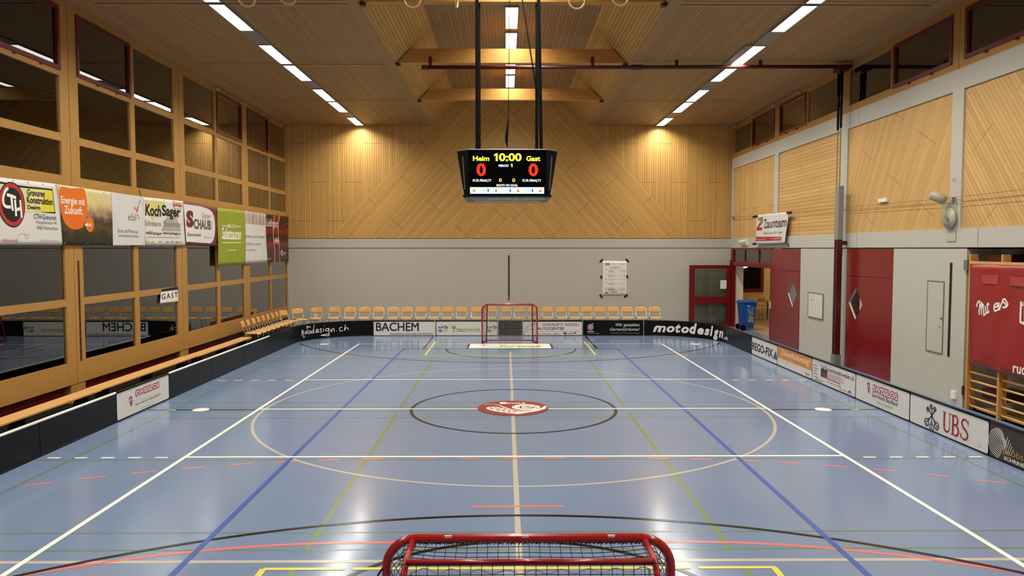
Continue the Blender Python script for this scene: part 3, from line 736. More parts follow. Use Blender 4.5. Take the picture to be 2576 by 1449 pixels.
K = ink('#141414'); NAVY = ink('#16213f'); CRIM = ink('#a3193a'); WH = ink('#f2efe8'); GRY = ink('#77756f'); LGR = ink('#a5a29a'); ORG = ink('#d9892f')
# window side
board(sL(-7), sL(-5), 'black rink board with white top edge nearest the camera on the window side', WHITE_T)
board(sL(-5), sL(-3), 'black rink board with white top edge two before the lottery advert board', WHITE_T)
board(sL(-3), sL(-1.01), 'black rink board with white top edge just before the lottery advert board', WHITE_T)
def art_lottery(q):
    """red rounded letters over two text lines, and a small crozier"""
    def f(sg):
        u0, v0, u1, v1 = q[0]; e = .02; sg.text('SWISSLOS', u0 + e, v0 + e, u1 - e, v1 - e, CRIM, 0, fat=.024); sg.text('SWISSLOS', u0 + e, v0 + e, u1 - e, v1 - e, WH, 0, fat=.004)
        sg.text('Sportfonds Baselland', *q[1], K, .0); sg.text('Sportamt Baselland', *q[2], LGR)
        u0, v0, u1, v1 = q[3]; w = u1 - u0; h = v1 - v0
        sg.stroke(pairs(u0 + w * .1, v1 - h * .35, u0 + w * .15, v1 - h * .1, u0 + w * .5, v1 - .005, u0 + w * .8, v1 - h * .12, u0 + w * .7, v1 - h * .4, u0 + w * .55, v0), .03, CRIM)
        sg.stroke(pairs(u0, v0 + h * .45, u1, v0 + h * .45), .018, CRIM); sg.stroke(pairs(u0 + w * .35, v0 + h * .2, u0 + w * .85, v0 + h * .2), .05, CRIM)
        sg.stroke(pairs(u0 - w, v0 + h * .42, u0 - w * .1, v0 + h * .46, q[0][2], q[1][3] + .012), .004, LGR)
    return f
board(sL(-1.01), sL(.89), 'white lottery advert board with red rounded lettering on the window side', BLACK, (sL(-.99), .03, sL(.87), .465), None,
      art_lottery([(8.612,0.299,9.497,0.410), (8.596,0.147,9.519,0.185), (8.789,0.054,9.325,0.080), (8.394,0.184,8.511,0.336)]))
board(sL(.89), sL(2.9), 'black rink board with white top edge directly after the lottery advert board', WHITE_T)
board(sL(2.9), sL(4.9), 'black rink board with white top edge, second after the lottery advert board', WHITE_T)
board(sL(4.9), sL(6.87), 'last black rink board with white top edge, beside the row of chairs', WHITE_T)
def art_scuff(sg):
    for pts in (pairs(16.232,0.459,16.569,0.445,16.917,0.405,16.683,0.406), pairs(17.039,0.463,17.284,0.490,17.721,0.479)): sg.stroke(spline(pts, 5), .02, GRY)
board(sL(6.87), sL(8.95), 'plain black rink board with black top edge before the curved window-side corner', BLACK, None, None, None)
def art_moto_a(sg):
    w = .022
    for st in ([1055,660,1062,570],[1062,575,1078,625,1088,570,1090,650,1100,685,1118,660],[1135,590,1120,610,1135,632,1152,612,1138,590],[1150,520,1235,530],[1185,505,1170,560,1165,625],[1205,580,1185,605,1205,628,1232,600,1208,580],
               [1300,490,1285,560,1290,625],[1285,580,1250,590,1245,618,1275,612,1287,590],[1325,600,1365,580,1350,562,1325,580,1330,612,1375,600],[1425,555,1390,565,1415,590,1405,610,1385,605],[1450,555,1445,600],[1455,515,1462,520],
               [1520,555,1485,560,1480,590,1515,585,1525,550,1528,640,1520,665,1410,655,1440,650,1525,635],[1555,560,1560,610,1580,565,1600,560,1605,610],[1635,595,1640,600],[1715,540,1680,550,1685,595,1725,590],[1760,500,1745,590,1765,550,1790,550,1795,580]):
        pts = [board_px(a, b) for a, b in zip(st[::2], st[1::2])]
        sg.stroke(spline(pts, 5) if len(pts) > 2 else pts, w, WH, True)
# corner lettering frame: pixels of the corner photo strip re-expressed as board length and height
_ca = [18.641,0.304]; _cb = [20.403,0.265]
def board_px(a, b):
    f = (a - 1055) / (1800 - 1055); s = _ca[0] + (_cb[0] - _ca[0]) * f
    top = 497 - 72 * ((a - 1055) / 1145 if a > 1055 else 0) ** .72; bot = 748 - 88 * ((a - 1055) / 1145 if a > 1055 else 0) ** .62
    return s, .5 * (bot - b) / (bot - top)
board(sL(8.95), sE(-4.41), 'curved black corner board with white brush-script web address on the window side', BLACK, None, None, art_moto_a)
def art_bachem(sg):
    sg.text('BACHEM', 21.285,0.161,22.655,0.432, NAVY, 0, fat=.007); sg.text('PIONEERING PARTNER FOR PEPTIDES', 21.742,0.039,23.111,0.088, ink('#3a3a40'), .012)
    sg.rect(22.295,0.443,22.323,0.503, ink('#b9b6ae'), 1, 1)
board(sE(-4.41), sE(-2.43), 'white board with dark blue capitals and a peptide slogan', BLACK, (21.210,0.017,23.189,0.460), None, art_bachem)
OLV = ink('#6f8f2c'); BLU = ink('#5c92b8')
def art_forest(sg):
    sg.text('Clean Forest Club', 23.871,0.171,24.633,0.254, OLV, .02)
    sg.rect(23.879,0.139,24.174,0.157, GRY, 1, 1).rect(24.234,0.139,24.672,0.154, LGR, 1, 1)
    sg.ell(23.725,0.201,23.856,0.335, ink('#86a83a')).poly(pairs(23.775,0.151,23.791,0.231,23.807,0.151), OLV).rect(23.735,0.143,23.845,0.155, OLV, 1, 1)
    for d in (0, 1.577):
        def o(*a): return [(x + d if i % 2 == 0 else x) for i, x in enumerate(a)]
        sg.text('RVB', *o(23.293,0.252,23.467,0.296), K, .05)
        sg.poly(pairs(*o(23.447,0.328,23.537,0.336,23.612,0.281,23.586,0.231,23.486,0.227,23.517,0.271)), OLV).poly(pairs(*o(23.273,0.192,23.317,0.222,23.417,0.228,23.367,0.171,23.416,0.121,23.317,0.127)), BLU)
        sg.poly(pairs(*o(23.367,0.171,23.387,0.181,23.416,0.121,23.380,0.123)), NAVY).rect(*o(23.416,0.167,23.586,0.183), GRY, 1, 1)
        for a in (0, 1, 2): sg.stroke(pairs(*o(23.348,0.356,23.361,0.332)) if a == 0 else pairs(*o(23.387,0.364,23.387,0.336)) if a == 1 else pairs(*o(23.427,0.356,23.413,0.332)), .004, LGR)
board(sE(-2.41), sE(-.4), 'white board with tree emblem and green club lettering beside the far goal', BLACK, (23.226,0.015, [25.193,0.016][0], .462), None, art_forest)
board(sE(-.39), sE(.39), 'short plain black board behind the far goal')
def art_garage(sg):
    sg.text('GARAGE F. NIGGLI', 26.661,0.319,27.833,0.408, ink('#7c2a2c'), .01, .15); sg.text('AUTOCENTER', 26.475,0.188,27.350,0.278, K, .015, .25)
    sg.rect(26.466,0.140,27.824,0.147, ink('#8a6a62'), 1, 1); sg.text('www.autocenter-niggli.ch', 26.466,0.038,27.215,0.091, K, .005)
    sg.rect(27.335,0.067,27.425,0.111, ink('#8e1d20'), 2, 1).rect(27.365,0.037,27.435,0.067, ink('#8e1d20'), 2, 1); sg.text('motomarkt', 27.449,0.057,27.694,0.097, K, .03); sg.ell(27.695,0.067,27.748,0.115, K, 12).text('ch', 27.760,0.063,27.814,0.091, LGR)
    car = spline(pairs(26.056,0.035,26.062,0.122,26.096,0.216,26.162,0.282,26.255,0.322,26.308,0.336,26.428,0.416,26.468,0.429), 6)
    sg.stroke(car, .012, ink('#5a3030')).stroke(spline(pairs(26.136,0.202,26.269,0.209,26.388,0.202), 5), .014, ink('#8e3030')).stroke(spline(pairs(26.189,0.356,26.268,0.376,26.455,0.335), 5), .008, ink('#8e3030')).stroke(pairs(26.109,0.142,26.202,0.142), .01, ink('#8e3030'))
board(sE(.4), sE(2.34), 'white garage advert board with red and black slanted capitals beside the far goal', BLACK, (sE(.415), .02, 27.933,0.456), None, art_garage)
def art_garden(sg):
    sg.text('Wir gestalten', 29.023,0.276,29.792,0.406, WH, .0, .25); sg.text('Garten(t)räume!', 28.840,0.136,29.799,0.255, WH, .0, .25)
    sg.text('Tel. 061 841 10 14 · www.forster-gartenbau.ch', 28.854,0.056,29.795,0.101, LGR); sg.text('FORSTER', 28.110,0.117,28.324,0.151, WH, .03); sg.text('Gärtner von Eden', 28.110,0.062,28.494,0.102, LGR)
    sg.ell(28.104,0.171,28.307,0.387, ink('#a8628c')); sg.ell(28.200,0.187,28.303,0.371, ink('#8fa36a')); sg.ell(28.153,0.227,28.253,0.357, ink('#b59aa8')); sg.poly(pairs(28.253,0.367,28.266,0.397,28.306,0.411,28.287,0.377), WH)
board(sE(2.35), sE(4.32), 'black board with an apple emblem and white slanted garden slogan', BLACK, None, None, art_garden)
def art_moto_b(sg):
    u0, v0, u1, v1 = [30.222,0.118][0], .1, [32.893,0.309][0], .44
    ch = 'motodesign'; ws = [1.55, 1.0, .7, 1.0, 1.0, .95, .85, .55, 1.0, 1.0]; tot = sum(ws); u = u0; sc = (u1 - u0) / tot
    hs = {'m': (0, .62), 'o': (0, .62), 't': (0, .85), 'd': (0, 1), 'e': (0, .62), 's': (0, .62), 'i': (0, .95), 'g': (-.32, .62), 'n': (0, .62)}
    for c, w in zip(ch, ws):
        a, b = hs[c]; H = v1 - v0; base = v0 + .02
        sg.text(c, u + .012, base + a * H, u + w * sc * .97, base + b * H, ink('#e6e3dc'), .045, .22); u += w * sc
    sg.text('.ch', u + .0, v0 + .005, [33.294,0.207][0], v0 + .11, ink('#e6e3dc'), .03)
board(sE(4.33), sR(8.88), 'curved black corner board with fat white slanted web address on the door side', BLACK, None, None, art_moto_b)
board(sR(8.87), sR(6.78), 'plain black board between the curved door-side corner and the white tool advert', BLACK)
# door side
BLUE = ink('#2a57a5')
def art_rego(sg):
    sg.text('REGO-FIX', 35.434,0.099,37.023,0.472, K, .03) if False else None
    u0 = sR(6.73); u1 = [37.026,0.268][0]; sg.text('REGO-FIX', u0, .13, u1, .345, K, .03)
    a = [37.027,0.104][0]; b = [37.369,0.155][0]; sg.poly([(a, .12), (b, .12), ((a + b) / 2, .335)], BLUE)
board(sR(6.77), sR(4.9), 'white board with heavy black capitals and a blue triangle', BLACK, (sR(6.76), .025, sR(4.91), .465), None, art_rego)
def art_thirst(sg):
    a, b = sR(4.87), sR(2.86); sg.rect(a, .2, b, .462, ORG, 8, 2)
    u0 = [37.565,0.290][0]; u1 = [39.256,0.315][0]; sg.text('Zukunftsdurstig?', u0, .255, u1, .425, WH, .0); sg.text('Wir setzen auf erneuerbare Energie', u0, .225, u0 + .75, .245, ink('#f0c48c'))
    u2 = [39.030,0.060][0]; sg.rect(u2, .055, u2 + .02, .12, BLUE, 1, 1).rect(u2 + .035, .055, u2 + .055, .12, BLUE, 1, 1); sg.text('ebl', u2 + .07, .055, u2 + .21, .12, GRY)
    sg.stroke([(a + .1, .16), (a + .5, .14), (a + .9, .17)], .006, LGR)
board(sR(4.89), sR(2.84), 'orange and white board asking about thirst for the future', BLACK, (sR(4.88), .025, sR(2.85), .465), None, art_thirst)
def art_car(sg):
    u0 = [40.171,0.367][0]; u1 = [41.321,0.364][0]; sg.text('autohandel-weber.ch', u0, .32, u1, .41, K, .01)
    a, b = [39.830,0.219][0], [40.147,0.226][0]
    sg.rect(a, .16, b, .405, ink('#4c4a44'), 2, 2); sg.rect(a, .33, b, .405, ink('#a9aca5'), 2, 1); sg.poly([(a, .3), (a + .12, .36), (a + .2, .31), (b, .37), (b, .24), (a, .24)], ink('#2c2f22')); sg.ell(a + .04, .2, b - .03, .27, ink('#73352c'))
    L0 = sR(2.8)
    for k in range(5): sg.rect(L0 + .03, .1 + .06 * k, L0 + .3 - .04 * (k % 3), .115 + .06 * k, GRY, 1, 1)
    sg.text('Autohandel Weber Fahrzeuge An- und Verkauf', L0 + .02, .42, L0 + .95, .438, ink('#b06a6a')); sg.text('Gebrauchtwagen', L0 + .12, .388, L0 + .5, .406, ink('#b06a6a'))
    for k in range(4): sg.rect(u0, .2 + .028 * k, u0 + .75 - .12 * (k % 2), .212 + .028 * k, ink('#c78d8d'), 1, 1)
    sg.text('Beschriftungen', u0, .145, u0 + .55, .185, K, .02); sg.rect(u0, .1, u0 + .6, .115, ink('#c78d8d'), 1, 1); sg.rect(u0 + .55, .06, u0 + 1.1, .075, ink('#c78d8d'), 1, 1)
    sg.stroke([(u0 + .52, .15), (u0 + .62, .1)], .012, GRY); sg.poly([(u1 - .22, .07), (u1 - .12, .075), (u1 - .15, .11), (u1 - .2, .105)], K)
    sg.rect(L0 + .1, .05, L0 + .5, .062, GRY, 1, 1).rect(L0 + .2, .075, L0 + .6, .087, ink('#c78d8d'), 1, 1)
board(sR(2.83), sR(.83), 'white board with a small car photo and fine red print', BLACK, (sR(2.82), .025, sR(.84), .465), None, art_car)
def art_lottery_r(sg):
    u0, u1 = [42.039,0.311][0], [42.907,0.344][0]; s0 = [42.026,0.169][0]; s1 = [42.896,0.155][0]; t0 = [42.192,0.064][0]; t1 = [42.721,0.061][0]; c0 = [41.813,0.228][0]; c1 = [41.940,0.252][0]
    art_lottery([(u0, .26, u1, .4), (s0, .155, s1, .25), (t0, .085, t1, .135), (c0 + .03, .21, c1, .4)])(sg)
board(sR(.82), sR(-1.06), 'white lottery advert board with red rounded lettering on the door side', BLACK, (sR(.81), .025, sR(-1.05), .465), None, art_lottery_r)
def art_bank(sg):
    u0, u1 = [44.183,0.247][0], [44.830,0.238][0]
    w = (u1 - u0) / 3
    RB = ink('#9c1f2c')
    def serif(x, y0, wd): sg.rect(x - wd / 2, y0, x + wd / 2, y0 + .012, RB, 1, 1)
    a = u0; T, B = .385, .085
    sg.rect(a + .03, B + .08, a + .075, T, RB, 1, 1); sg.stroke(spline(pairs(a + .053, B + .1, a + .065, B + .035, a + .12, B + .012, a + .175, B + .04, a + .19, B + .1), 6), [.045 - .0011 * i for i in range(25)], RB); sg.rect(a + .18, B + .08, a + .198, T, RB, 1, 1); serif(a + .052, T - .012, .1); serif(a + .19, T - .012, .07)
    a = u0 + w * 1.02
    sg.rect(a + .03, B, a + .075, T, RB, 1, 1); serif(a + .045, B, .09); serif(a + .045, T - .012, .09)
    sg.stroke(spline(pairs(a + .05, T - .008, a + .13, T - .01, a + .165, T - .06, a + .14, T - .13, a + .06, T - .14), 6), [.016 + .02 * math.sin(math.pi * i / 24) for i in range(25)], RB)
    sg.stroke(spline(pairs(a + .05, B + .15, a + .14, B + .155, a + .19, B + .08, a + .15, B + .015, a + .05, B + .008), 6), [.016 + .024 * math.sin(math.pi * i / 24) for i in range(25)], RB)
    a = u0 + w * 2.05
    sg.stroke(spline(pairs(a + .19, T - .06, a + .15, T - .015, a + .085, T - .012, a + .045, T - .06, a + .07, T - .12, a + .15, B + .13, a + .185, B + .07, a + .14, B + .012, a + .07, B + .012, a + .02, B + .07), 6), [.014 + .026 * math.sin(math.pi * i / 54) for i in range(55)], RB)
    sg.rect(a + .185, T - .08, a + .197, T - .005, RB, 1, 1); sg.rect(a + .012, B + .005, a + .024, B + .085, RB, 1, 1)
    # three crossed keys
    kx = [43.910,0.270][0]; ky = .255
    def key(dx, dy, w=.02):
        L_ = math.hypot(dx, dy); dx /= L_; dy /= L_
        p = lambda s, o: (kx + dx * s - dy * o, ky + dy * s + dx * o)
        sg.stroke([p(-.13, 0), p(.165, 0)], w, K)
        ring = [p(-.19 + .055 * math.cos(2 * math.pi * i / 20), .055 * math.sin(2 * math.pi * i / 20)) for i in range(20)]; sg.stroke(ring, .018, K, closed=True)
        sg.stroke([p(-.19, 0), p(-.14, 0)], .012, K); sg.stroke([p(-.19, 0), p(-.225, .03)], .012, K); sg.stroke([p(-.19, 0), p(-.225, -.03)], .012, K)
        for s in (.1, .13, .155): sg.stroke([p(s, .0), p(s, .055)], .016, K)
        sg.stroke([p(.095, .055), p(.165, .055)], .012, K); sg.stroke([p(-.11, -.02), p(-.11, .02)], .014, K)
    key(0, 1); key(.75, .75); key(-.75, .75)
    sg.stroke([(u1 - .1, .11), (u1 + .05, .1)], .005, LGR).stroke(spline(pairs(u1 + .2, .11, u1 + .25, .08, u1 + .28, .12, u1 + .24, .14), 5), .006, LGR)
board(sR(-1.07), sR(-3.06), 'white board with three crossed black keys and large red serif letters', BLACK, (sR(-1.08), .025, sR(-3.05), .465), None, art_bank)
def art_joiner(sg):
    cu = [45.586,0.292][0] - .03; cv = .265
    IV = ink('#d6d2c8')
    for k in range(9):
        r = .02 + .026 * k; a0, a1 = (0, 360) if k < 4 else (60 + 6 * (k - 4), 285 - 4 * (k - 4))
        pts = [(cu - .008 * k + r * .95 * math.cos(math.radians(a0 + (a1 - a0) * i / 40)), cv - .004 * k + r * .85 * math.sin(math.radians(a0 + (a1 - a0) * i / 40))) for i in range(41)]
        pts = [(u, v) for u, v in pts if .03 < v < .44]
        sg.stroke(pts, .011, IV)
    for k in range(5): sg.stroke([(cu + .1 + .03 * k, cv + .1 - .035 * k), (cu + .02 + .035 * k, cv - .14)], .011, IV)
    u0 = [45.575,0.082][0]
    sg.text('probst', u0, .1, u0 + .45, .215, ink('#b58a2a'), .0); sg.text('SCHRINER', u0 + .02, .045, u0 + .47, .095, WH, .02)
board(sR(-3.07), sR(-5.06), 'dark brown joinery advert board with a white fingerprint emblem', BLACK, (sR(-3.08), .025, sR(-5.05), .465), mat('advert_brown', '#3a2c24', .35), art_joiner)
board(sR(-5.07), sR(-7.0), 'plain black rink board nearest the camera on the door side', BLACK)
# ================================================================= GOALS
def goal_net(t):
    # sheet nets as crossing cords: back, top and the two sides
    def cords(P, nu, nv, name, mt, r=.0016, sag=0.0):
        m = MB()
        for i in range(nu + 1):
            m.tube([P(i / nu, j / 8) for j in range(9)], r, 3, cap=False)
        for j in range(nv + 1):
            m.tube([P(i / 8, j / nv) for i in range(9)], r, 3, cap=False)
        m.build(name, mt, t)
    cz = lambda a, b: math.sin(math.pi * a) * math.sin(math.pi * b)
    def back(u, v):
        x = (-.66 + 1.32 * u); z = 1.13 * (1 - v) + .03
        y = .33 + .31 * v ** 1.3
        return (x * (1 + .06 * v), y - .03 * cz(u, v), z)
    def top(u, v): return (-.7 + 1.4 * u, .02 + .3 * v, 1.155 - .035 * cz(u, v) - .008 * math.sin(9 * u))
    def side(s):
        def f(u, v):
            z = 1.13 * (1 - v) + .03; yr = .33 + .31 * v ** 1.3
            x0 = .8 if z < .995 else .635 + math.sqrt(max(0, .165 ** 2 - (z - .995) ** 2)); x1 = .66 + .04 * v
            return (s * (x0 + (x1 - x0) * u) - s * .03 * cz(u, v), .0 + yr * u, z)
        return f
    cords(back, 23, 19, 'back_net', NETB, .0024); cords(top, 24, 6, 'top_net', NETB, .0024); cords(side(-1), 8, 19, 'side_net', NETB, .0024); cords(side(1), 8, 19, 'side_net', NETB, .0024)
    def drop(u, v): return (-.64 + 1.28 * u, .27 + .03 * math.sin(3 * u + 2 * v), 1.06 * (1 - v) + .04 + (.012 * math.sin(55 * u) if v < .01 else 0))
    cords(drop, 29, 24, 'drop_net', NETW, .0014)
    m = MB(); m.tube([drop(i / 90, 0) for i in range(91)], .0035, 5); m.tube([drop(0, i / 8) for i in range(9)], .007, 5); m.tube([drop(1, i / 8) for i in range(9)], .007, 5)
    m.tube([(x, y + .01, max(z - .03, .02)) for x, y, z in [drop(i / 30, 1) for i in range(31)]], .012, 5); m.build('net_hem', NETW, t)
def make_goal(lab):
    t = thing('floorball_goal', lab, 'goal', (0, 0, 0), 'floorball goals')
    arc = lambda cx, cz, r, a0, a1: [(cx + r * math.cos(math.radians(a0 + (a1 - a0) * i / 8)), 0, cz + r * math.sin(math.radians(a0 + (a1 - a0) * i / 8))) for i in range(9)]
    pts = [(-.815, 0, .0)] + arc(-.815 + .17, 1.165 - .17, .17, 180, 90) + arc(.815 - .17, 1.165 - .17, .17, 90, 0) + [(.815, 0, .0)]
    MB().tube(pts, .027, 12).build('front_frame', GOAL_RED, t, True)
    for s in (-1, 1):
        rear = [(s * .66, .0, 1.16), (s * .665, .26, 1.155), (s * .668, .32, 1.12), (s * .675, .36, 1.05), (s * .7, .6, .2), (s * .705, .64, .02)]
        MB().tube(rear, .018, 10).build('side_frame', GOAL_RED, t, True)
        MB().tube([(s * .815, 0, .02), (s * .705, .64, .02)], .018, 8).build('base_tube', GOAL_RED, t, True)
    MB().tube([(-.66, .29, 1.148), (.66, .29, 1.148)], .018, 10).build('rear_crossbar', GOAL_RED, t, True)
    MB().tube([(-.705, .64, .02), (.705, .64, .02)], .018, 8).build('base_bar', GOAL_RED, t, True)
    m = MB()
    for i in range(60):
        x = -.7 + 1.4 * i / 59
        m.tube([(x, .0, 1.135), (x + .012, .03, 1.15 + .004 * (i % 3)), (x + .02, .0, 1.13)], .0035, 4)
    m.build('net_lacing', NETB, t)
    m = MB()
    for x in (-.47, .02, .46): m.box((x - .02, .014, 1.178), (x + .02, .024, 1.19))
    m.build('sticker', WHITE, t)
    goal_net(t)
    return t
goal = make_goal('red floorball goal at the far end in front of the black board')
goal.location = (-.025, 9.08, 0)
near = copy_tree(goal); near['label'] = 'red floorball goal close below the camera, seen from behind its net'
near.location = (.0, -8.86, 0); near.rotation_euler = (0, 0, math.pi)
m = MB(); m.tube(spline([(.835, .02, 1.0), (.86, .03, .96), (.865, .03, .91), (.9, .03, .88)], 5), .006, 5); m.build('loose_cord', NETB); _c = [o for o in COL.objects if o.name == 'loose_cord'][0]; _c.parent = near
# ================================================================= CHAIRS AND BENCHES
def make_chair(lab, grp):
    t = thing('school_chair', lab, 'chair', (0, 0, 0), grp)
    # seat: gently dished plywood, front edge towards -y
    def sheet(fn, nu, nv, th, name, mt):
        m = MB(); vs = []; n = (nu + 1) * (nv + 1)
        for s in (0, 1):
            for j in range(nv + 1):
                for i in range(nu + 1): vs.append(fn(i / nu, j / nv, s * th))
        fs = []
        for j in range(nv):
            for i in range(nu):
                a = j * (nu + 1) + i; q = (a, a + 1, a + nu + 2, a + nu + 1); fs.append(q); fs.append(tuple(n + k for k in reversed(q)))
        rim = [i for i in range(nu + 1)] + [(j + 1) * (nu + 1) + nu for j in range(nv)] + [nv * (nu + 1) + i for i in range(nu - 1, -1, -1)] + [j * (nu + 1) for j in range(nv - 1, 0, -1)]
        for a, b in zip(rim, rim[1:] + rim[:1]): fs.append((a, b, n + b, n + a))
        return m.add(vs, fs).build(name, mt, t, True)
    def seat(u, v, h):
        x = (u - .5) * (.40 - .05 * v); y = -.26 + .41 * v
        e = .012 * (abs(u - .5) * 2) ** 4
        return (x, y + .02 * (abs(u - .5) * 2) ** 6 * (1 - v), .425 + h - .025 * max(0, .15 - v) / .15 - .008 * math.sin(math.pi * v) * math.sin(math.pi * u) + .012 * v * v * 0 - e)
    sheet(seat, 8, 8, .012, 'seat', PLY2)
    def back(u, v, h):
        x = (u - .5) * (.395 - .03 * v * v); z = .575 + .19 * v - .02 * (abs(u - .5) * 2) ** 3 * (1 if v > .8 else 0)
        return (x, .215 + .055 * v + .022 * math.sin(math.pi * u) - h, z)
    sheet(back, 8, 5, .011, 'backrest', PLY)
    for s in (-1, 1):
        m = MB(); m.tube([(s * .19, -.24, 0), (s * .185, -.2, .40), (s * .182, -.17, .413), (s * .178, .1, .413)], .0105, 8); m.build('leg', CHROME, t, True)
        m = MB(); m.tube([(s * .195, .24, 0), (s * .185, .12, .40), (s * .183, .15, .44), (s * .182, .225, .60), (s * .18, .26, .73)], .0105, 8); m.build('leg', CHROME, t, True)
    MB().tube([(-.18, .1, .408), (.18, .1, .408)], .009, 6).build('stretcher', CHROME, t, True)
    MB().tube([(-.185, -.18, .405), (.185, -.18, .405)], .009, 6).build('stretcher', CHROME, t, True)
    return t
chair0 = make_chair('first', 'chairs along the far end wall'); used = [False]
def place_chair(x, y, rz, lab, grp, z=0):
    c = chair0 if not used[0] else copy_tree(chair0); used[0] = True
    c.location = (x, y, z); c.rotation_euler = (0, 0, rz); c['label'] = lab; c['group'] = grp; return c
CX = [841, 879.5, 915.5, 951, 986.5, 1020, 1055, 1088, 1120, 1155, 1192, 1228, 1265, 1298.5, 1333, 1369, 1403, 1435, 1466, 1498, 1532, 1566, 1601, 1635]
rnd = random.Random(3)
place_chair(-7.15, 12.42, .62, 'wooden school chair turned inward at the window corner of the far end wall', 'chairs along the far end wall')
place_chair(-6.72, 12.86, .12, 'second wooden school chair from the window corner along the far end wall', 'chairs along the far end wall')
END_X = [-6.138, -5.593, -5.084, -4.583, -4.081, -3.607, -3.112, -2.646, -2.193, -1.698, -1.175, -.666, -.142, .332, .82, 1.329, 1.81, 2.262, 2.701, 3.153, 3.634, 4.115, 4.61, 5.091]
for i, x in enumerate(END_X):
    place_chair(x, 12.98 + rnd.uniform(-.02, .02), rnd.uniform(-.04, .04) + (.06 if i < 7 else -.03),
                '%s wooden school chair along the far end wall, counted from the window corner' % ORD[i + 2], 'chairs along the far end wall')
for i in range(9):
    y = 8.2 + .45 * i; a = math.pi / 2 + rnd.uniform(-.03, .03) + .1
    if i == 8: a = math.pi / 2 - .45
    place_chair(-7.36, y if i < 8 else 11.85, a, '%s wooden school chair in the row along the windows, counted from the bench' % ORD[i] if i < 8 else 'last wooden school chair of the window row, angled towards the corner', 'chairs along the windows')
def bench(y0, y1, x, lab):
    t = thing('gym_bench', lab, 'bench', (x, (y0 + y1) / 2, 0), 'long benches below the windows')
    MB().box((x - .15, y0, .305), (x + .15, y1, .34)).build('seat_plank', wood('bench_plank', '#d9a866', (1, 0, 0), (0, 1, 0), grain=.12, rough=.4), t, bevel=.006)
    MB().box((x - .03, y0 + .25, .08), (x + .03, y1 - .25, .16)).build('balance_beam', mat('bench_underside_shade', '#1a0a0a', .7), t)  # beam and legs coloured dark to paint in the shade below the seat
    for y in (y0 + .35, (y0 + y1) / 2, y1 - .35):
        m = MB(); m.hexa([(x - .16, y - .03, 0), (x + .16, y - .03, 0), (x + .11, y - .03, .305), (x - .11, y - .03, .305)], [(x - .16, y + .03, 0), (x + .16, y + .03, 0), (x + .11, y + .03, .305), (x - .11, y + .03, .305)]); m.build('leg', mat('bench_underside_shade', '#1a0a0a', .7), t)
bench(-8.05, -4.0, -7.42, 'long wooden gym bench below the windows nearest the camera')
bench(-3.95, .1, -7.42, 'long wooden gym bench below the window of the first sponsor banner')
bench(.14, 4.18, -7.45, 'long wooden gym bench below the window with the guest sign')
bench(4.22, 7.92, -7.42, 'long wooden gym bench ending beside the row of chairs')
# bags on the floor behind the boards
t = thing('water_bottle', 'small clear bottle standing behind the board under the bench', 'bottle', (-6.8, -1.12, 0)); MB().lathe([(.035, 0), (.035, .2), (.015, .26), (.015, .3)], (-6.8, -1.12, 0), 2, 14).build('bottle_body', glass('bottle_plastic', 1.5, (.7, .8, .95, 1)), t, True); MB().lathe([(.018, .29), (.018, .32)], (-6.8, -1.12, 0), 2, 12).build('cap', WHITE, t)
# ================================================================= SCOREBOARD
t = thing('scoreboard', 'black four-sided video scoreboard hanging over the centre circle', 'scoreboard', (-.11, .25, 3.69))
cx, cy = -.11, .25
def ring_(hf, hs, ch, z):   # octagon: half size to the faces, chamfer
    h = hf; c = ch
    p = [(-h + c, -h), (h - c, -h), (h, -h + c), (h, h - c), (h - c, h), (-h + c, h), (-h, h - c), (-h, -h + c)]
    return [(cx + a, cy + b, z) for a, b in p]
CASE = mat('scoreboard_casing', '#070708', .6, spec=.15)
bot = ring_(.725, .725, .05, 3.715); top = ring_(.84, .84, .19, 4.45)
m = MB(); m.hexa(bot, top); m.build('casing', CASE, t)
MB().hexa(ring_(.745, .745, .05, 3.69), ring_(.745, .745, .05, 3.715)).build('bottom_rim', CASE, t)
m = MB(); m.hexa(ring_(.735, .7, .12, 3.672), ring_(.735, .7, .12, 3.69)); und = m.build('underside_panel', mat('underside_print', '#6f6a62', .6), t)
sgu = Sign(lambda u, v, n: Vector((cx + u, cy + v, 3.671 - n * .3)))
sgu.ell(-.62, -.6, -.1, .1, ink('#9a6a78')); sgu.ell(-.35, -.65, .66, -.05, ink('#b8b089'))
for k in range(4): sgu.rect(-.15, -.55 + .1 * k, 0, -.5 + .1 * k, ink('#5d5a52'), 1, 1)
sgu.rect(.05, -.55, .12, -.3, ink('#5d5a52'), 1, 1).rect(.16, -.55, .3, -.3, ink('#5d5a52'), 1, 1)
for k in range(3): sgu.rect(.34, -.53 + .09 * k, .5, -.49 + .09 * k, ink('#5d5a52'), 1, 1)
sgu.rect(-.6, .15, .6, .5, ink('#b8b089'))
sgu.build(und)
m = MB()
RIMT = mat('alu_edge', '#8b8a86', .4, metal=.5)
for i in range(8):
    a, b = top[i], top[(i + 1) % 8]; m.tube([(a[0], a[1], 4.453), (b[0], b[1], 4.453)], .01, 5)
m.build('top_edge', RIMT, t)
def face_pt(rot, u, v, n):      # u across the face, v = height; rot picks one of four faces
    f = (v - 3.715) / (4.45 - 3.715); d = .725 + (.84 - .725) * f + n
    x, y = u, -d
    c, s = math.cos(rot), math.sin(rot); return Vector((cx + c * x - s * y, cy + s * x + c * y, v))
def led(h, e): return mat('led_' + h.strip('#'), h, .5, emit=lin(h), estr=e)
YEL, REDL, WHL, PALE = led('#f4ee3c', 1.15), led('#ff2e0c', 1.2), led('#dfe9f4', .95), led('#cfeef2', .95)
SCRN = mat('screen_black', '#010101', .5, spec=.08)
def U(x): return x + .10
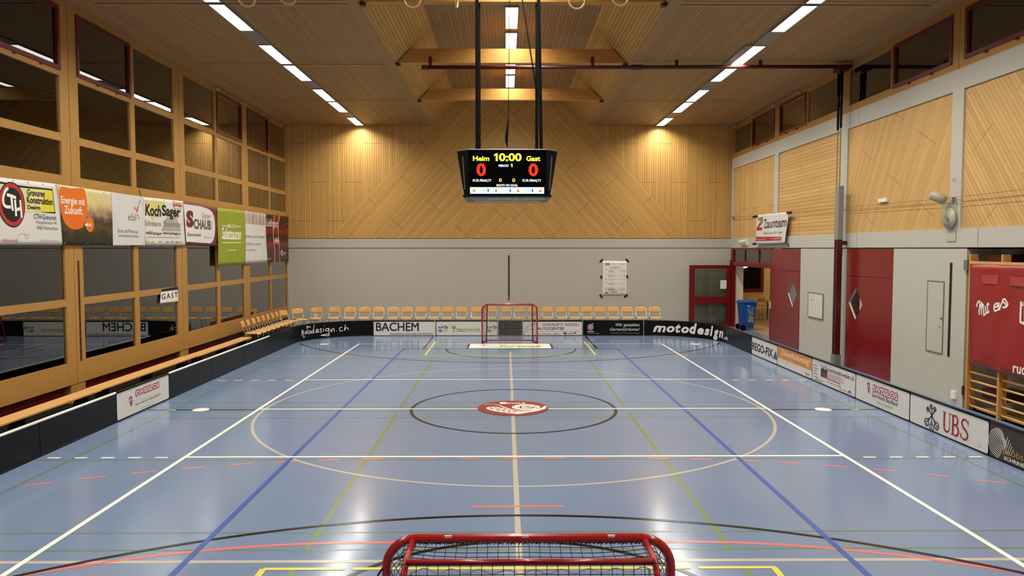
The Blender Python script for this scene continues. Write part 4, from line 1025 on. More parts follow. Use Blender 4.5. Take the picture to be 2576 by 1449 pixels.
for k in range(4):
    rot = k * math.pi / 2
    sg = Sign(lambda u, v, n, r=rot: face_pt(r, u, v, n + .001))
    m = MB(); c4 = [(-.635, 3.735), (.635, 3.735), (.635, 4.435), (-.635, 4.435)]
    m.hexa([face_pt(rot, u, v, .0) for u, v in c4], [face_pt(rot, u, v, .0025) for u, v in c4]); scr = m.build('screen', SCRN, t)
    q = lambda a: (a[0] + .11, a[1], a[2] + .11, a[3])
    sg.text('Heim', *q((-0.678,4.268,-0.407,4.350)), YEL, .03); sg.one(*q((-0.329,4.265,-0.267,4.392)), YEL); sg.text('0:00', *q((-0.247,4.263,0.128,4.394)), YEL, .03); sg.text('Gast', *q((0.205,4.266,0.438,4.349)), YEL, .03)
    sg.text('0', *q((-0.620,4.022,-0.464,4.231)), REDL, .03); sg.text('0', *q((0.245,4.020,0.402,4.229)), REDL, .03)
    sg.text('PERIOD', *q((-0.252,4.172,-0.087,4.211)), WHL, .03); sg.one(*q((-0.055,4.167,-0.022,4.222)), YEL)
    sg.text('0', *q((-0.247,3.927,-0.201,3.984)), YEL, .02); sg.text('0', *q((-0.026,3.927,0.022,3.984)), YEL, .02)
    sg.text('PLYR PENALTY', *q((-0.682,3.931,-0.371,3.971)), WHL, .03); sg.text('PLYR PENALTY', *q((0.144,3.931,0.457,3.971)), WHL, .03); sg.text('SHOTS ON GOAL', *q((-0.291,3.854,0.066,3.892)), WHL, .03)
    sg.rect(*q((-0.731,3.735,0.506,3.841)), PALE, 4, 1)
    for x in (525, 928, 1328, 1732):
        a, b = [(-0.664,3.794), (-0.295,3.792), (0.071,3.790), (0.441,3.789)][[525, 928, 1328, 1732].index(x)]
        a += .11
        sg.ell(a - .028, b - .03, a + .028, b + .03, led('#e8d89a', .8), 16); sg.rect(a - .02, b, a + .02, b + .016, led('#e3c020', .9), 1, 1).rect(a - .018, b - .022, a + .018, b - .003, led('#b8442a', .8), 1, 1)
    for a, b in ((-0.430,3.792), (-0.060,3.791), (0.309,3.789)):
        a += .11
        sg.poly([(a - .008, b - .028), (a + .01, b - .028), (a + .014, b + .0), (a + .008, b + .02), (a, b + .032), (a - .008, b + .02)], led('#2a3a5c', .5)); sg.rect(a - .11, b - .008, a - .02, b + .0, led('#8fb0c4', .7), 1, 1)
    sg.rect(-.16, 3.742, -.13, 3.748, ink('#8d8d8d'), 1, 1).rect(.0, 3.742, .04, 3.748, ink('#8d8d8d'), 1, 1)
    sg.build(scr, 'lit_graphic', 'lit_digits')
# vent strips on the chamfers
for sx_ in (-1, 1):
    m = MB()
    for k in range(26):
        f = .12 + .72 * k / 25; z = 3.715 + .735 * f
        h = .725 + .115 * f; c = .05 + .14 * f
        a = Vector((cx + sx_ * (h - c * .5), cy - h + c * .5, z)); d = Vector((sx_ * R2, -R2, 0)); tt = Vector((sx_ * R2, R2, 0))
        w = .012 + .006 * f
        m.add([a + d * .004 - tt * w, a + d * .004 + tt * w, a + d * .006 + tt * w + Vector((0, 0, .016)), a + d * .006 - tt * w + Vector((0, 0, .016))], [(0, 1, 2, 3)])
    m.build('vent_strip', mat('vent_grey', '#7a746c', .5), t)
STRAP = mat('black_strap', '#0a0a0b', .75, spec=.2)
def strap(x0, y0, x1, y1, w=.029, th=.018, z0=4.45, z1=8.06):
    m = MB(); m.hexa([(x0 - w, y0 - th, z0), (x0 + w, y0 - th, z0), (x0 + w, y0 + th, z0), (x0 - w, y0 + th, z0)], [(x1 - w, y1 - th, z1), (x1 + w, y1 - th, z1), (x1 + w, y1 + th, z1), (x1 - w, y1 + th, z1)]); m.build('hanging_strap', STRAP, t)
strap(-.62, -.2, -.62, -.2); strap(-.62, .7, -.62, .7); strap(.47, -.2, .40, -.2); strap(.43, .7, .43, .7)
m = MB(); m.tube([(-.09, .25, 5.2), (-.05, .28, 8.05)], .006, 5); m.build('hoist_cable', STRAP, t)
m = MB(); m.tube(spline([(-.09, .25, 5.2), (-.1, .25, 5.0), (-.12, .25, 4.8), (-.115, .25, 4.68), (-.105, .25, 4.6)], 5), [.006, .007, .008, .01, .014, .018, .02, .022, .026, .028, .028, .027, .025, .024, .022, .018, .016, .014, .012, .01, .01][:21], 6); m.build('hook_block', BLACK, t, True)
m = MB()
for k in range(4):
    zz = 4.6 - .04 * k; m.tube([(-.11 + .014 * math.cos(a) * (1 if k % 2 else .3), .25 + .014 * math.cos(a) * (.3 if k % 2 else 1), zz - .02 + .024 * math.sin(a)) for a in [i * math.pi / 4 for i in range(8)]], .004, 5, closed=True)
m.build('chain', STEEL, t)
m = MB(); m.tube([(.41, -.22, 5.35), (.1, -.18, 7.3), (.0, -.15, 8.04)], .012, 6); m.build('power_cable', BLACK, t)
for x, y in ((-.75, -.45), (.5, -.45), (.02, -.5)): MB().box((x - .02, y - .02, 4.45), (x + .02, y + .02, 4.48)).build('lifting_eye', CHROME, t)
# ================================================================= BANNERS ON THE WINDOW SIDE
def wave(u, v, amp, ph): return amp * (math.sin(5.1 * u + 2.2 * v + ph) + .6 * math.sin(9.7 * u - 4.1 * v + 2 * ph))
def banner(name, lab, c, colm, art, X=-7.95, amp=.007, ph=0, cat='banner', grp=None, eyelets=True, side='L', grid=(24, 14), sub=None):
    """c: corners bl, br, tr, tl as (u, v) on the wall plane; side L: u=y, R: u=-y, E: u=x"""
    def base(u, v, n):
        w = wave(u, v, amp, ph) + n
        return Vector((X + w, u, v)) if side == 'L' else Vector((X - w, -u, v)) if side == 'R' else Vector((u, X - w, v))
    cu = sum(p[0] for p in c) / 4; lo = min(p[1] for p in c)
    t = thing(name, lab, cat, base(cu, lo, 0), grp)
    nu, nv = grid
    def P(a, b):
        u = (c[0][0] * (1 - a) + c[1][0] * a) * (1 - b) + (c[3][0] * (1 - a) + c[2][0] * a) * b
        v = (c[0][1] * (1 - a) + c[1][1] * a) * (1 - b) + (c[3][1] * (1 - a) + c[2][1] * a) * b
        return u, v
    m = MB(); vs = []; N = (nu + 1) * (nv + 1)
    for s_ in (0, -.002):
        for j in range(nv + 1):
            for i in range(nu + 1): vs.append(base(*P(i / nu, j / nv), s_))
    fs = []
    for j in range(nv):
        for i in range(nu):
            a = j * (nu + 1) + i; f = (a, a + 1, a + nu + 2, a + nu + 1); fs.append(f); fs.append(tuple(N + k for k in reversed(f)))
    rim = [i for i in range(nu + 1)] + [(j + 1) * (nu + 1) + nu for j in range(nv)] + [nv * (nu + 1) + i for i in range(nu - 1, -1, -1)] + [j * (nu + 1) for j in range(nv - 1, 0, -1)]
    for a, b in zip(rim, rim[1:] + rim[:1]): fs.append((a, b, N + b, N + a))
    cl = m.add(vs, fs).build('sheet', colm, t, True)
    if art:
        sg = Sign(lambda u, v, n: base(u, v, n * .8), step=.004, fine=.07, merge=(name == 'price_poster')); art(sg, P); sg.build(t)
    if eyelets:
        for a in (.02, .26, .5, .74, .98):
            for b in (.03, .97):
                q = base(*P(a, b), .002); m = MB(); m.lathe([(.012, -.001), (.012, .003)], q, 0 if side in 'LR' else 1, 8); m.build('eyelet', mat('eyelet_brass', '#9a9688', .4), t)
    return t
CLOTH = mat('banner_white_cloth', '#d9d6cf', .45); REDB = ink('#b8303a'); YELB = ink('#e4d23c'); PYEL = ink('#e0d88e')
def art_engraver(sg, P):
    r = (-0.855,3.834,-0.017,3.840,0.035,3.431,-0.745,3.437)
    sg.poly(pairs(-1.6, [-0.855,3.834][1] + .03, *(-0.855,3.834,-0.017,3.845,0.035,3.426,-0.745,3.437), -1.6, [-0.745,3.437][1]), K)
    sg.poly(pairs(-1.6, [-0.856,3.802][1] + .03, *(-0.856,3.802,-0.035,3.818,0.012,3.453,-0.746,3.414), -1.6, [-0.745,3.437][1] + .03), PYEL)
    sg.poly(pairs(*(-0.260,3.811,-0.035,3.818,0.012,3.453,-0.375,3.434)), YELB)
    o = (-1.093,3.156,-1.055,3.872); cu = [-1.074,3.512][0]; hw = [-0.740,3.531][0] - cu
    cu -= .02
    sg.ell(cu - hw, o[1], cu + hw, o[3], K, 56).ell(cu - hw + .02, o[1] + .02, cu + hw - .02, o[3] - .02, REDB, 56).ell(cu - hw + .08, o[1] + .085, cu + hw - .08, o[3] - .085, K, 56)
    for st in ((-1.174,3.749,-1.208,3.755,-1.257,3.707,-1.306,3.605,-1.301,3.516,-1.243,3.475,-1.141,3.476), (-1.217,3.663,-1.111,3.650,-1.001,3.627), (-1.114,3.650,-1.110,3.537,-1.100,3.419), (-1.030,3.596,-1.026,3.460,-1.020,3.336), (-0.896,3.600,-0.881,3.467,-0.869,3.320), (-1.028,3.439,-0.879,3.463)):
        sg.stroke(spline(pairs(*st), 5), .05, WH, True)
    sg.text('Gravuren', -0.702,3.688,-0.261,3.796, K, .02, tilt=-.0); sg.text('Konstruktion', -0.709,3.565,-0.034,3.680, K, .02); sg.text('Design', -0.700,3.449,-0.385,3.537, K, .02)
    sg.text('CTH-Gravuren', -0.553,3.314,0.042,3.399, ink('#3c3a38'), .0); sg.text('Hauptstrasse 40', -0.497,3.225,0.053,3.293, GRY); sg.text('4465 Hemmiken', -0.480,3.144,0.073,3.203, GRY)
    sg.text('cth-gravuren.ch', -0.402,2.936,0.061,2.980, ink('#c98a88')); sg.text('Carmen Heinrich', [-1.406,2.927][0] - .35, [-1.406,2.927][1], -0.993,2.979, ink('#b8505a'), .0, .4)
    sg.stroke(spline(pairs(-0.993,2.979,-0.961,3.040,-0.845,3.065,-0.759,3.034,-0.717,2.997,-0.776,2.992,-0.811,3.033,-0.744,3.055,-0.670,3.045), 6), .006, LGR)
banner('sponsor_banner', 'large white engraving banner with black, red and yellow round logo', pairs(-1.45, 2.88, 0.217,2.886,0.113,3.944, -1.45, 3.92), CLOTH, art_engraver, ph=.4, grp='sponsor banners on the windows')
# sunset photo print: warm sky above a dark forest
SUN = bpy.data.materials.new('sunset_print'); SUN.use_nodes = True
_b = SUN.node_tree.nodes['Principled BSDF']; _b.inputs['Roughness'].default_value = .45; _g = G(SUN)
_P = SUN.node_tree.nodes.new('ShaderNodeNewGeometry').outputs['Position']
_z = _g.math('DIVIDE', _g.math('SUBTRACT', _g.dot(_P, (0, 0, 1)), 2.87), 1.1)
_nz = SUN.node_tree.nodes.new('ShaderNodeTexNoise'); _nz.inputs['Scale'].default_value = 5; _nz.inputs['Detail'].default_value = 6; SUN.node_tree.links.new(_P, _nz.inputs['Vector'])
_r = SUN.node_tree.nodes.new('ShaderNodeValToRGB'); SUN.node_tree.links.new(_g.math('ADD', _z, _g.math('MULTIPLY', _g.math('SUBTRACT', _nz.outputs['Fac'], .5), .45)), _r.inputs[0])
_e = _r.color_ramp.elements; _e[0].position = 0; _e[0].color = lin('#2a2416'); _e[1].position = 1; _e[1].color = lin('#cfc8a0')
for p, c in ((.2, '#3a331c'), (.32, '#6a5a24'), (.42, '#4a3c30'), (.52, '#8a6c58'), (.66, '#c9b07e'), (.8, '#d6c987')):
    k = _e.new(p); k.color = lin(c)
_nz2 = SUN.node_tree.nodes.new('ShaderNodeTexNoise'); _nz2.inputs['Scale'].default_value = 26; _nz2.inputs['Detail'].default_value = 6; SUN.node_tree.links.new(_P, _nz2.inputs['Vector'])
_dk = _g.mix(_g.math('MULTIPLY', _g.math('LESS_THAN', _z, .5), _g.math('MULTIPLY', _nz2.outputs['Fac'], .8)), _r.outputs[0], lin('#1d190f'))
SUN.node_tree.links.new(_dk, _b.inputs['Base Color'])
ORB = ink('#e2701f'); GB = ink('#6d6a66')
def art_energy(sg, P):
    sg.poly(spline(pairs(0.220,3.893,0.264,3.912,0.570,3.906,0.921,3.929,1.009,3.803,1.046,3.602,1.007,3.407,0.904,3.254,0.806,3.193,0.639,3.168,0.460,3.189,0.308,3.297,0.238,3.436,0.188,3.615,0.172,3.794,0.220,3.893), 5), ORB)
    sg.ell([0.957,4.255][0], [1.031,3.131][1], [1.239,4.284][0], [1.046,3.417][1], ORB)
    sg.text('Energie mit', 0.228,3.577,0.959,3.746, WH, .015); sg.text('Zukunft.', 0.324,3.440,0.887,3.585, WH, .015); sg.text('ebl.ch', 0.941,3.239,1.147,3.300, WH, .05)
    # white right-hand third of the banner
    sg.poly(pairs(1.898,3.936,3.159,3.937,3.267,2.895,1.931,2.886), ink('#d5d4d0'))
    sg.text('ebl', 2.528,3.402,2.899,3.555, GB, .0); sg.text('Strom und Wärme aus', 2.102,3.139,2.949,3.224, ink('#4a4846'), .01); sg.text('erneuerbaren Quellen.', 2.131,3.045,3.000,3.114, ink('#4a4846'), .01)
    RO = ink('#d0523a')
    sg.poly(pairs(2.849,3.673,2.915,3.649,2.976,3.730,3.010,3.727,2.983,3.642,2.957,3.585,2.923,3.583,2.903,3.632,2.858,3.635), RO)
    for x, y in pairs(2.832,3.676,3.031,3.778,3.068,3.830,2.965,3.528,3.003,3.476): sg.ell(x - .022, y - .025, x + .022, y + .025, RO if y < 3.7 else GRY, 10)
banner('sponsor_banner', 'sunset forest banner with large orange blob and white energy slogan', pairs(0.226,2.886, 3.255,2.891,3.148,3.936, 0.121,3.942), SUN, art_energy, ph=1.7, grp='sponsor banners on the windows', amp=.006)
CREAMB = mat('banner_cream_cloth', '#dcd9cc', .45)
def art_joinery(sg, P):
    sg.poly(pairs(3.272,3.866,4.260,3.887,3.622,3.432), ink('#d3cd7c')); sg.poly(pairs(4.267,3.527,4.819,3.600,5.072,3.233,4.040,3.222), ink('#a9a69a'))
    sg.text('Koch', 3.285,3.533,4.045,3.791, K, .035, .12); sg.text('Sager', 4.081,3.490,5.059,3.817, K, .035)
    sg.text('Schreinerei', 3.259,3.317,4.039,3.441, GRY); sg.text('Bauelemente', 4.150,3.332,5.055,3.459, GRY)
    sg.text('4458 Eptingen', 3.286,3.107,4.039,3.198, ink('#3a3836'), .01); sg.text('www.kochsager.ch', 4.100,3.122,5.042,3.217, ink('#3a3836'), .01)
    sg.stroke(pairs(3.300,3.066,5.049,3.084), .008, GRY)
    sg.text('EgoKiefer', 4.667,3.795,5.166,3.892, ink('#c8432e'), .03); sg.text('Die Fensternummer 1', 4.671,3.882,5.139,3.941, GRY); sg.text('Fenster und Türen', 4.664,3.746,5.117,3.795, GRY)
    for i, (a, b) in enumerate(pairs(3.367,2.978,3.622,2.974,3.988,2.981,4.330,2.975,4.576,2.983,4.813,2.979,5.029,2.987)):
        sg.rect(a - .09, b - .02, a + .07, b + .01, ink(['#c9c06a', '#b9b39a', '#a9a9a0', '#9a9a90', '#9a9a90', '#8a8a80', '#b0b890'][i]), 1, 1)
joinery = banner('sponsor_banner', 'cream joinery banner with big black bold name over yellow triangle', pairs(3.274,2.891,5.304,2.891,5.214,3.965,3.171,3.932), CREAMB, art_joinery, ph=2.9, grp='sponsor banners on the windows')
BORD = mat('banner_bordeaux_cloth', '#6e2434', .4); BOR = ink('#6e2434')
def art_plaster(sg, P):
    sg.poly(pairs(5.252,3.903,6.299,3.895,6.686,3.866) + spline(pairs(6.686,3.866,6.975,3.795,7.134,3.627,7.157,3.349,7.088,3.113,6.969,2.995,6.837,2.957), 5) + pairs(6.819,2.957,5.343,2.987), ink('#dedbd5'))
    sg.text('S', 5.371,3.336,5.802,3.761, BOR, .07)
    sg.text('CHAUB', 5.794,3.307,6.907,3.567, ink('#55524e'), .045); sg.text('Gipser', 6.316,3.559,6.891,3.740, ink('#55524e'))
    sg.text('Gipserarbeiten', 5.421,3.102,6.245,3.213, ink('#2c2a2a'), .015); sg.text('schaub-gipser.ch', 6.387,3.075,6.977,3.148, ink('#c3908e')); sg.rect(6.923,3.314,6.969,3.548, LGR, 1, 1)
banner('sponsor_banner', 'bordeaux bordered plasterer banner with rounded white field', pairs(5.323,2.920,7.323,2.879,7.360,3.917,5.224,3.972), BORD, art_plaster, ph=.9, grp='sponsor banners on the windows', amp=.005)
GREENB = mat('banner_green_cloth', '#8f9c28', .45); IVO = ink('#efe9d0')
def art_salad(sg, P):
    sg.stroke(pairs(7.600,3.446,8.032,3.448), .02, IVO).stroke(pairs(8.648,3.454,9.117,3.465), .02, IVO).stroke(pairs(7.642,2.982,9.105,2.994), .025, IVO)
    sg.text("MAURI'S", 8.041,3.390,8.629,3.513, IVO, .01); sg.text('Salatsaucen', 7.587,3.068,9.128,3.409, IVO, .03, .2)
    sg.text('Frischemanufaktur', 7.994,2.751,8.634,2.804, IVO, .02); sg.ell(8.631,2.741,8.754,2.820, ink('#5a4a2a'), 14).ell(8.667,2.756,8.727,2.804, IVO, 12)
banner('sponsor_banner', 'olive green upright banner with ivory salad sauce script', pairs(7.255,2.346,9.475,2.346,9.420,3.946,7.360,3.924), GREENB, art_salad, X=-7.93, ph=2.2, grp='sponsor banners on the windows', eyelets=False, amp=.01)
def art_stripes(sg, P):
    cols = ['#c98a8a', '#8a3a3a', '#d6b48a', '#d9a24a', '#9a2a2a', '#c9b9a9', '#c98a5a', '#a9a9b0', '#9a8a7a', '#d6c26a', '#d6a0a0', '#8a5a6a', '#c3b3a3', '#e0c0a0', '#9a3a3a', '#d9d0b0']
    for i in range(34):
        a = i / 34; u, v = P(a, .765); u2, v2 = P(a + .014, .995)
        sg.poly([(u, v), (u + .025, v), (u2 + .02, v2), (u2, v2)], ink(cols[(i * 7) % 16]))
    sg.text('elektro jopp kleinbasel', 9.518,3.140,11.257,3.235, GRY); sg.text('einfach. gut. gemacht.', 9.506,2.918,10.973,3.003, GRY); sg.text('www.joppgmbh.ch', 9.520,2.750,10.437,2.811, GRY, .0)
banner('sponsor_banner', 'white upright banner with coloured stripes hanging at its top edge', pairs(9.499,2.362,11.516,2.371,11.461,3.938,9.420,3.946), CLOTH, art_stripes, ph=.2, grp='sponsor banners on the windows', eyelets=False, amp=.009)
NIGHT = bpy.data.materials.new('red_night_print'); NIGHT.use_nodes = True
_b = NIGHT.node_tree.nodes['Principled BSDF']; _b.inputs['Roughness'].default_value = .35; _g = G(NIGHT)
_P = NIGHT.node_tree.nodes.new('ShaderNodeNewGeometry').outputs['Position']
_z = _g.math('DIVIDE', _g.math('SUBTRACT', _g.dot(_P, (0, 0, 1)), 2.2), 1.95)
_nz = NIGHT.node_tree.nodes.new('ShaderNodeTexNoise'); _nz.inputs['Scale'].default_value = 3; _nz.inputs['Detail'].default_value = 5; NIGHT.node_tree.links.new(_P, _nz.inputs['Vector'])
_r = NIGHT.node_tree.nodes.new('ShaderNodeValToRGB'); NIGHT.node_tree.links.new(_g.math('ADD', _z, _g.math('MULTIPLY', _g.math('SUBTRACT', _nz.outputs['Fac'], .5), .12)), _r.inputs[0])
_e = _r.color_ramp.elements; _e[0].position = 0; _e[0].color = lin('#2e1214'); _e[1].position = 1; _e[1].color = lin('#2a0d10')
for p, c in ((.3, '#4a1216'), (.38, '#8a1a1a'), (.46, '#3a0a0e'), (.55, '#2a0a0c'), (.62, '#8c1a14'), (.68, '#4a1012'), (.8, '#30090c')):
    k = _e.new(p); k.color = lin(c)
NIGHT.node_tree.links.new(_r.outputs[0], _b.inputs['Base Color'])
def art_night(sg, P):
    sg.ell(12.243,2.966,12.897,3.197, ink('#c96a4a')); sg.ell(12.336,3.022,12.800,3.139, ink('#e0b0a0'))
    sg.poly(pairs(12.355,3.927,12.906,3.942,12.812,3.346,12.263,3.335), ink('#8f1f1a')); sg.poly(pairs(12.273,2.967,12.822,2.970,12.820,2.366,12.330,2.365), ink('#6a1a24'))
    for st in ((12.356,3.946,12.283,3.704,12.192,3.334,12.243,2.966,12.323,2.782,12.330,2.365), (12.970,3.954,12.845,3.723,12.780,3.346,12.853,2.970,12.869,2.687,12.915,2.374)): sg.stroke(spline(pairs(*st), 5), .05, ink('#d9c3bd'))
    sg.text('Lieblingsort', 11.530,3.463,12.775,3.815, WH, .0, .35, tilt=-.02)
    sg.ell(13.052,2.571,13.274,2.765, WH, 16).ell(13.117,2.599,13.234,2.733, ink('#2e1214'), 14); sg.text('dietschi', 13.280,2.636,13.643,2.692, WH, .02); sg.text('drinks', 13.276,2.569,13.539,2.596, WH); sg.text('getraenke', 13.272,2.493,13.800,2.509, WH); sg.text('dietschi.ch', 11.578,2.474,11.953,2.500, WH, .02)
    sg.stroke(pairs(13.044,3.588,13.968,3.723), .012, ink('#b86a60')); sg.rect(11.620,3.241,12.024,3.266, ink('#2a0a0c'), 1, 1)
banner('sponsor_banner', 'dark red night-sky banner with two white vertical trails at the far window', pairs(11.516,2.371,13.914,2.356,14.015,3.957,11.489,3.940), NIGHT, art_night, ph=1.1, grp='sponsor banners on the windows', amp=.006)
# cords the banners hang from
MB().tube([(-7.975, 3.098,4.083), (-7.955, 3.148,3.936)], .007, 5).build('hanging_cord', BLACK, joinery)
def art_guest(sg, P):
    sg.text('GAST', 4.062,1.656,4.891,1.784, K, .015, .0, 1.35)
    for f in (.36, .62, .8): 
        a, b = P(f, .02); c, d = P(f, .98); sg.stroke([(a, b), (c, d)], .006, ink('#c9c6bf'))
t_ = banner('guest_sign', 'white paper guest sign with black capitals taped to the window post', pairs(3.979,1.573,4.912,1.554,4.908,1.853,4.043,1.867), WHITE, art_guest, X=-7.992, amp=.001, cat='sign', eyelets=False)
m = MB(); m.add([(-7.985, 4.041,1.839), (-7.985, 4.914,1.841), (-7.985, 4.898,1.911), (-7.985, 4.044,1.889)], [(0, 1, 2, 3)]); m.build('black_tape', BLACK_M, t_)
# ================================================================= END WALL
def art_list(sg, P):
    def r(x0, y0, x1, y1, c): sg.rect(*P(x0, y0), *P(x1, y1), ink(c), 1, 1)
    def tx(s_, x0, y0, x1, y1, c='#4a4846', b=.0): sg.text(s_, *P(x0, y0), *P(x1, y1), ink(c), b)
    r(.11, .87, .28, .94, '#7d8a2c'); tx('mauris', .14, .89, .25, .915, '#e8e8c8'); tx('Wir danken unseren Sponsoren', .4, .9, .6, .925, '#8a8884'); tx('Volleyclub Baselland', .72, .895, .92, .935, '#b05a5a')
    tx('Preisliste Matchbuffet', .3, .795, .68, .82, '#2a2a2a', .02)
    y = .75
    for blk, n in (('Speisen', 4), ('Getränke', 4), ('Kaffee', 2), ('Bier', 4), ('Diverses', 6)):
        tx(blk, .1, y - .02, .2, y)
        for k in range(n):
            tx(['Hot Dog mit Sauce', 'Sandwich Schinken Salami', 'Pommes frites', 'Kuchen', 'Mineral 5 dl', 'Cola Zero'][k % 6], .25, y - .02 - .02 * k, .25 + .35 - .06 * ((k * 3) % 4), y - .004 - .02 * k, '#6a6864')
            for x in (.68, .79, .87): tx(['4.50', '3.00', '5.00', '2.50'][(k + int(x * 100)) % 4], x, y - .02 - .02 * k, x + .05, y - .006 - .02 * k, '#8a8884')
        y -= .02 * n + .055
    tx('Vielen Dank für den Besuch und einen schönen Match', .1, .16, .86, .175, '#6a6864'); r(.1, .19, .5, .195, '#8a8884')
    r(.1, .07, .25, .095, '#7a3a3a'); r(.34, .09, .62, .105, '#8a8884'); r(.42, .09, .56, .107, '#a03a3a'); tx('ebl', .75, .065, .82, .09, '#8a8884')
t_ = banner('price_poster', 'white price list poster taped to the far end wall with black tape', pairs(3.353,1.124,4.247,1.137,4.237,2.361,3.359,2.376), WHITE, art_list, X=13.985, amp=.001, cat='poster', eyelets=False, side='E')
m = MB()
for x, z, a in ((3.31, 2.38, 45), (4.25, 2.385, -45), (3.31, 1.095, -50), (4.21, 1.1, 30), (3.31, 1.79, 88), (4.25, 1.8, 90)):
    c_, s_ = math.cos(math.radians(a)) * .075, math.sin(math.radians(a)) * .075; nx, nz = -s_ * .42, c_ * .42; y = 13.978
    if abs(a) > 80: c_ *= .7; s_ *= .7
    m.add([(x - c_ - nx, y, z - s_ - nz), (x + c_ - nx, y, z + s_ - nz), (x + c_ + nx, y, z + s_ + nz), (x - c_ + nx, y, z - s_ + nz)], [(0, 1, 2, 3)])
m.build('black_tape', BLACK_M, t_)
t = thing('slot_rail', 'dark upright slot rail in the far end wall above the goal', 'rail', (-.03, 13.99, .9), 'anchor slot rails')
MB().box((-.055, 13.985, .95), (-.005, 14.0, 2.58)).build('rail', mat('slot_dark', '#1e0709', .5), t); MB().box((-.04, 13.975, .99), (-.02, 13.985, 1.1)).build('latch', STEEL, t)
t = thing('wall_socket', 'white power socket on the far end wall behind the corner chairs', 'socket', (-7.0, 13.99, .35), 'power sockets'); MB().box((-7.1, 13.97, .25), (-6.95, 14.0, .45)).build('plate', WHITE, t)
# ================================================================= RIGHT WALL
t = thing('slot_rail', 'dark upright slot rail in the grey door-side wall next to the hatch', 'rail', (7.99, .55, .84), 'anchor slot rails')
MB().box((7.99, .52, .84), (8.01, .58, 2.56)).build('rail', mat('slot_dark', '#1e0709', .5), t)
t = thing('wall_hatch', 'narrow grey wall hatch with red button beside the slot rail', 'hatch', (7.99, 1.0, .85))
MB().frame('x', 7.985, .74, .85, 1.29, 2.21, .018, .02).build('hatch_frame', STEEL_G, t); MB().box((7.99, .76, .87), (8.01, 1.27, 2.19)).build('hatch_door', GREY, t)
MB().lathe([(.018, 0), (.018, .02)], (7.97, .79, 1.52), 0, 10).build('red_button', mat('button_red', '#a83a2a', .4), t); MB().lathe([(.01, 0), (.01, .01)], (7.98, .84, 1.35), 0, 8).build('keyhole', BLACK, t)
t = thing('whiteboard', 'small whiteboard on the grey wall between the two red doors', 'board', (7.98, 6.5, 1.0))
MB().frame('x', 7.97, 6.0, 1.0, 6.95, 1.66, .015, .03).build('frame', STEEL, t); MB().box((7.98, 6.01, 1.01), (8.0, 6.94, 1.65)).build('writing_panel', mat('whiteboard_panel', '#d9d6cb', .25), t)
m = MB()
for y, z in ((6.72, 1.47), (6.62, 1.45)): m.box((7.976, y - .025, z - .012), (7.981, y + .025, z + .012))
m.build('magnet', GRY, t)
t = thing('wall_socket', 'white power socket low on the door-side wall beside the wall bars', 'socket', (7.99, .33, .16), 'power sockets'); MB().box((7.965, .27, .1), (8.0, .4, .24)).build('plate', WHITE, t)
# sponsor banner above the doorway
def art_fence(sg, P):
    sg.text('Zaunteam', -10.334,3.441,-8.446,3.725, K, .01); sg.text('starke Zäune fürs Team', -10.375,3.262,-8.747,3.331, GRY); 
    sg.poly(pairs(-10.988,3.195,-8.803,3.161,-8.841,3.053,-11.007,3.054), ink('#a8303a')); sg.text('www.zaunteam.com', -10.956,3.084,-10.157,3.131, ink('#e0b0b0')); sg.text('Tel. 0800 84 86 88', -9.614,3.091,-8.846,3.134, ink('#e8c8c8'))
    sg.poly(pairs(-10.913,3.784,-10.478,3.810,-10.434,3.680,-10.642,3.544,-10.723,3.625,-10.650,3.700,-10.883,3.709), ink('#7d8a3a')); sg.poly(pairs(-10.946,3.391,-10.976,3.480,-10.724,3.634,-10.620,3.600,-10.768,3.487,-10.538,3.490,-10.558,3.395), ink('#9c2a3a'))
t_ = banner('sponsor_banner', 'small white fence firm banner hung over the foyer doorway', pairs(-11.015,2.953,-8.513,2.967,-8.307,3.863,-11.117,3.894), CLOTH, art_fence, X=7.92, side='R', amp=.012, ph=.5)
m = MB()
for a, b in ((-11.314,3.823,-10.996,3.854), (-8.348,3.850,-8.059,3.824), (-11.243,2.954,-10.977,2.975)) and [pairs(-11.315,3.836,-10.943,3.860), pairs(-8.368,3.839,-8.049,3.831), pairs(-11.270,2.959,-10.977,2.975)]:
    m.tube([(7.9, -a[0], a[1]), (7.9, -b[0], b[1])], .035, 4)
m.tube([(7.9, -q_[0], q_[1]) for q_ in pairs(-8.493,2.979,-8.261,2.957,-8.194,2.871)], .02, 4)
m.build('black_tie', BLACK_M, t_)
# steel wires along the panels
t = thing('guide_wire', 'pair of thin steel wires strung along the door-side wooden panels', 'wire', (7.93, 6, 3.7))
for zs in ((3.93, 3.86, 3.74, 3.75), (3.9, 3.83, 3.66, 3.66)):
    MB().tube([(7.965, 13.7, zs[0]), (7.965, 9.6, zs[1]), (7.965, .5, zs[2]), (7.965, -6, zs[3])], .004, 4).build('wire', mat('tan_wire', '#8a6a42', .5), t)
for y, z in ((13.72, 3.91), (9.55, 3.845), (.5, 3.7)): MB().box((7.95, y - .02, z - .05), (7.99, y + .02, z + .05)).build('wire_anchor', STEEL, t)
t = thing('wall_lamp', 'small white double wall lamp above the foyer doorway', 'lamp', (7.95, 12.3, 3.0))
MB().box((7.96, 12.1, 2.93), (8.0, 12.75, 3.12)).build('plate', WHITE, t)
for y in (12.25, 12.55): MB().lathe([(.05, 0), (.075, .1), (.07, .14)], (7.9, y, 2.95), 2, 12).build('lamp_cup', mat('lamp_white', '#d9d6cc', .4), t, True)
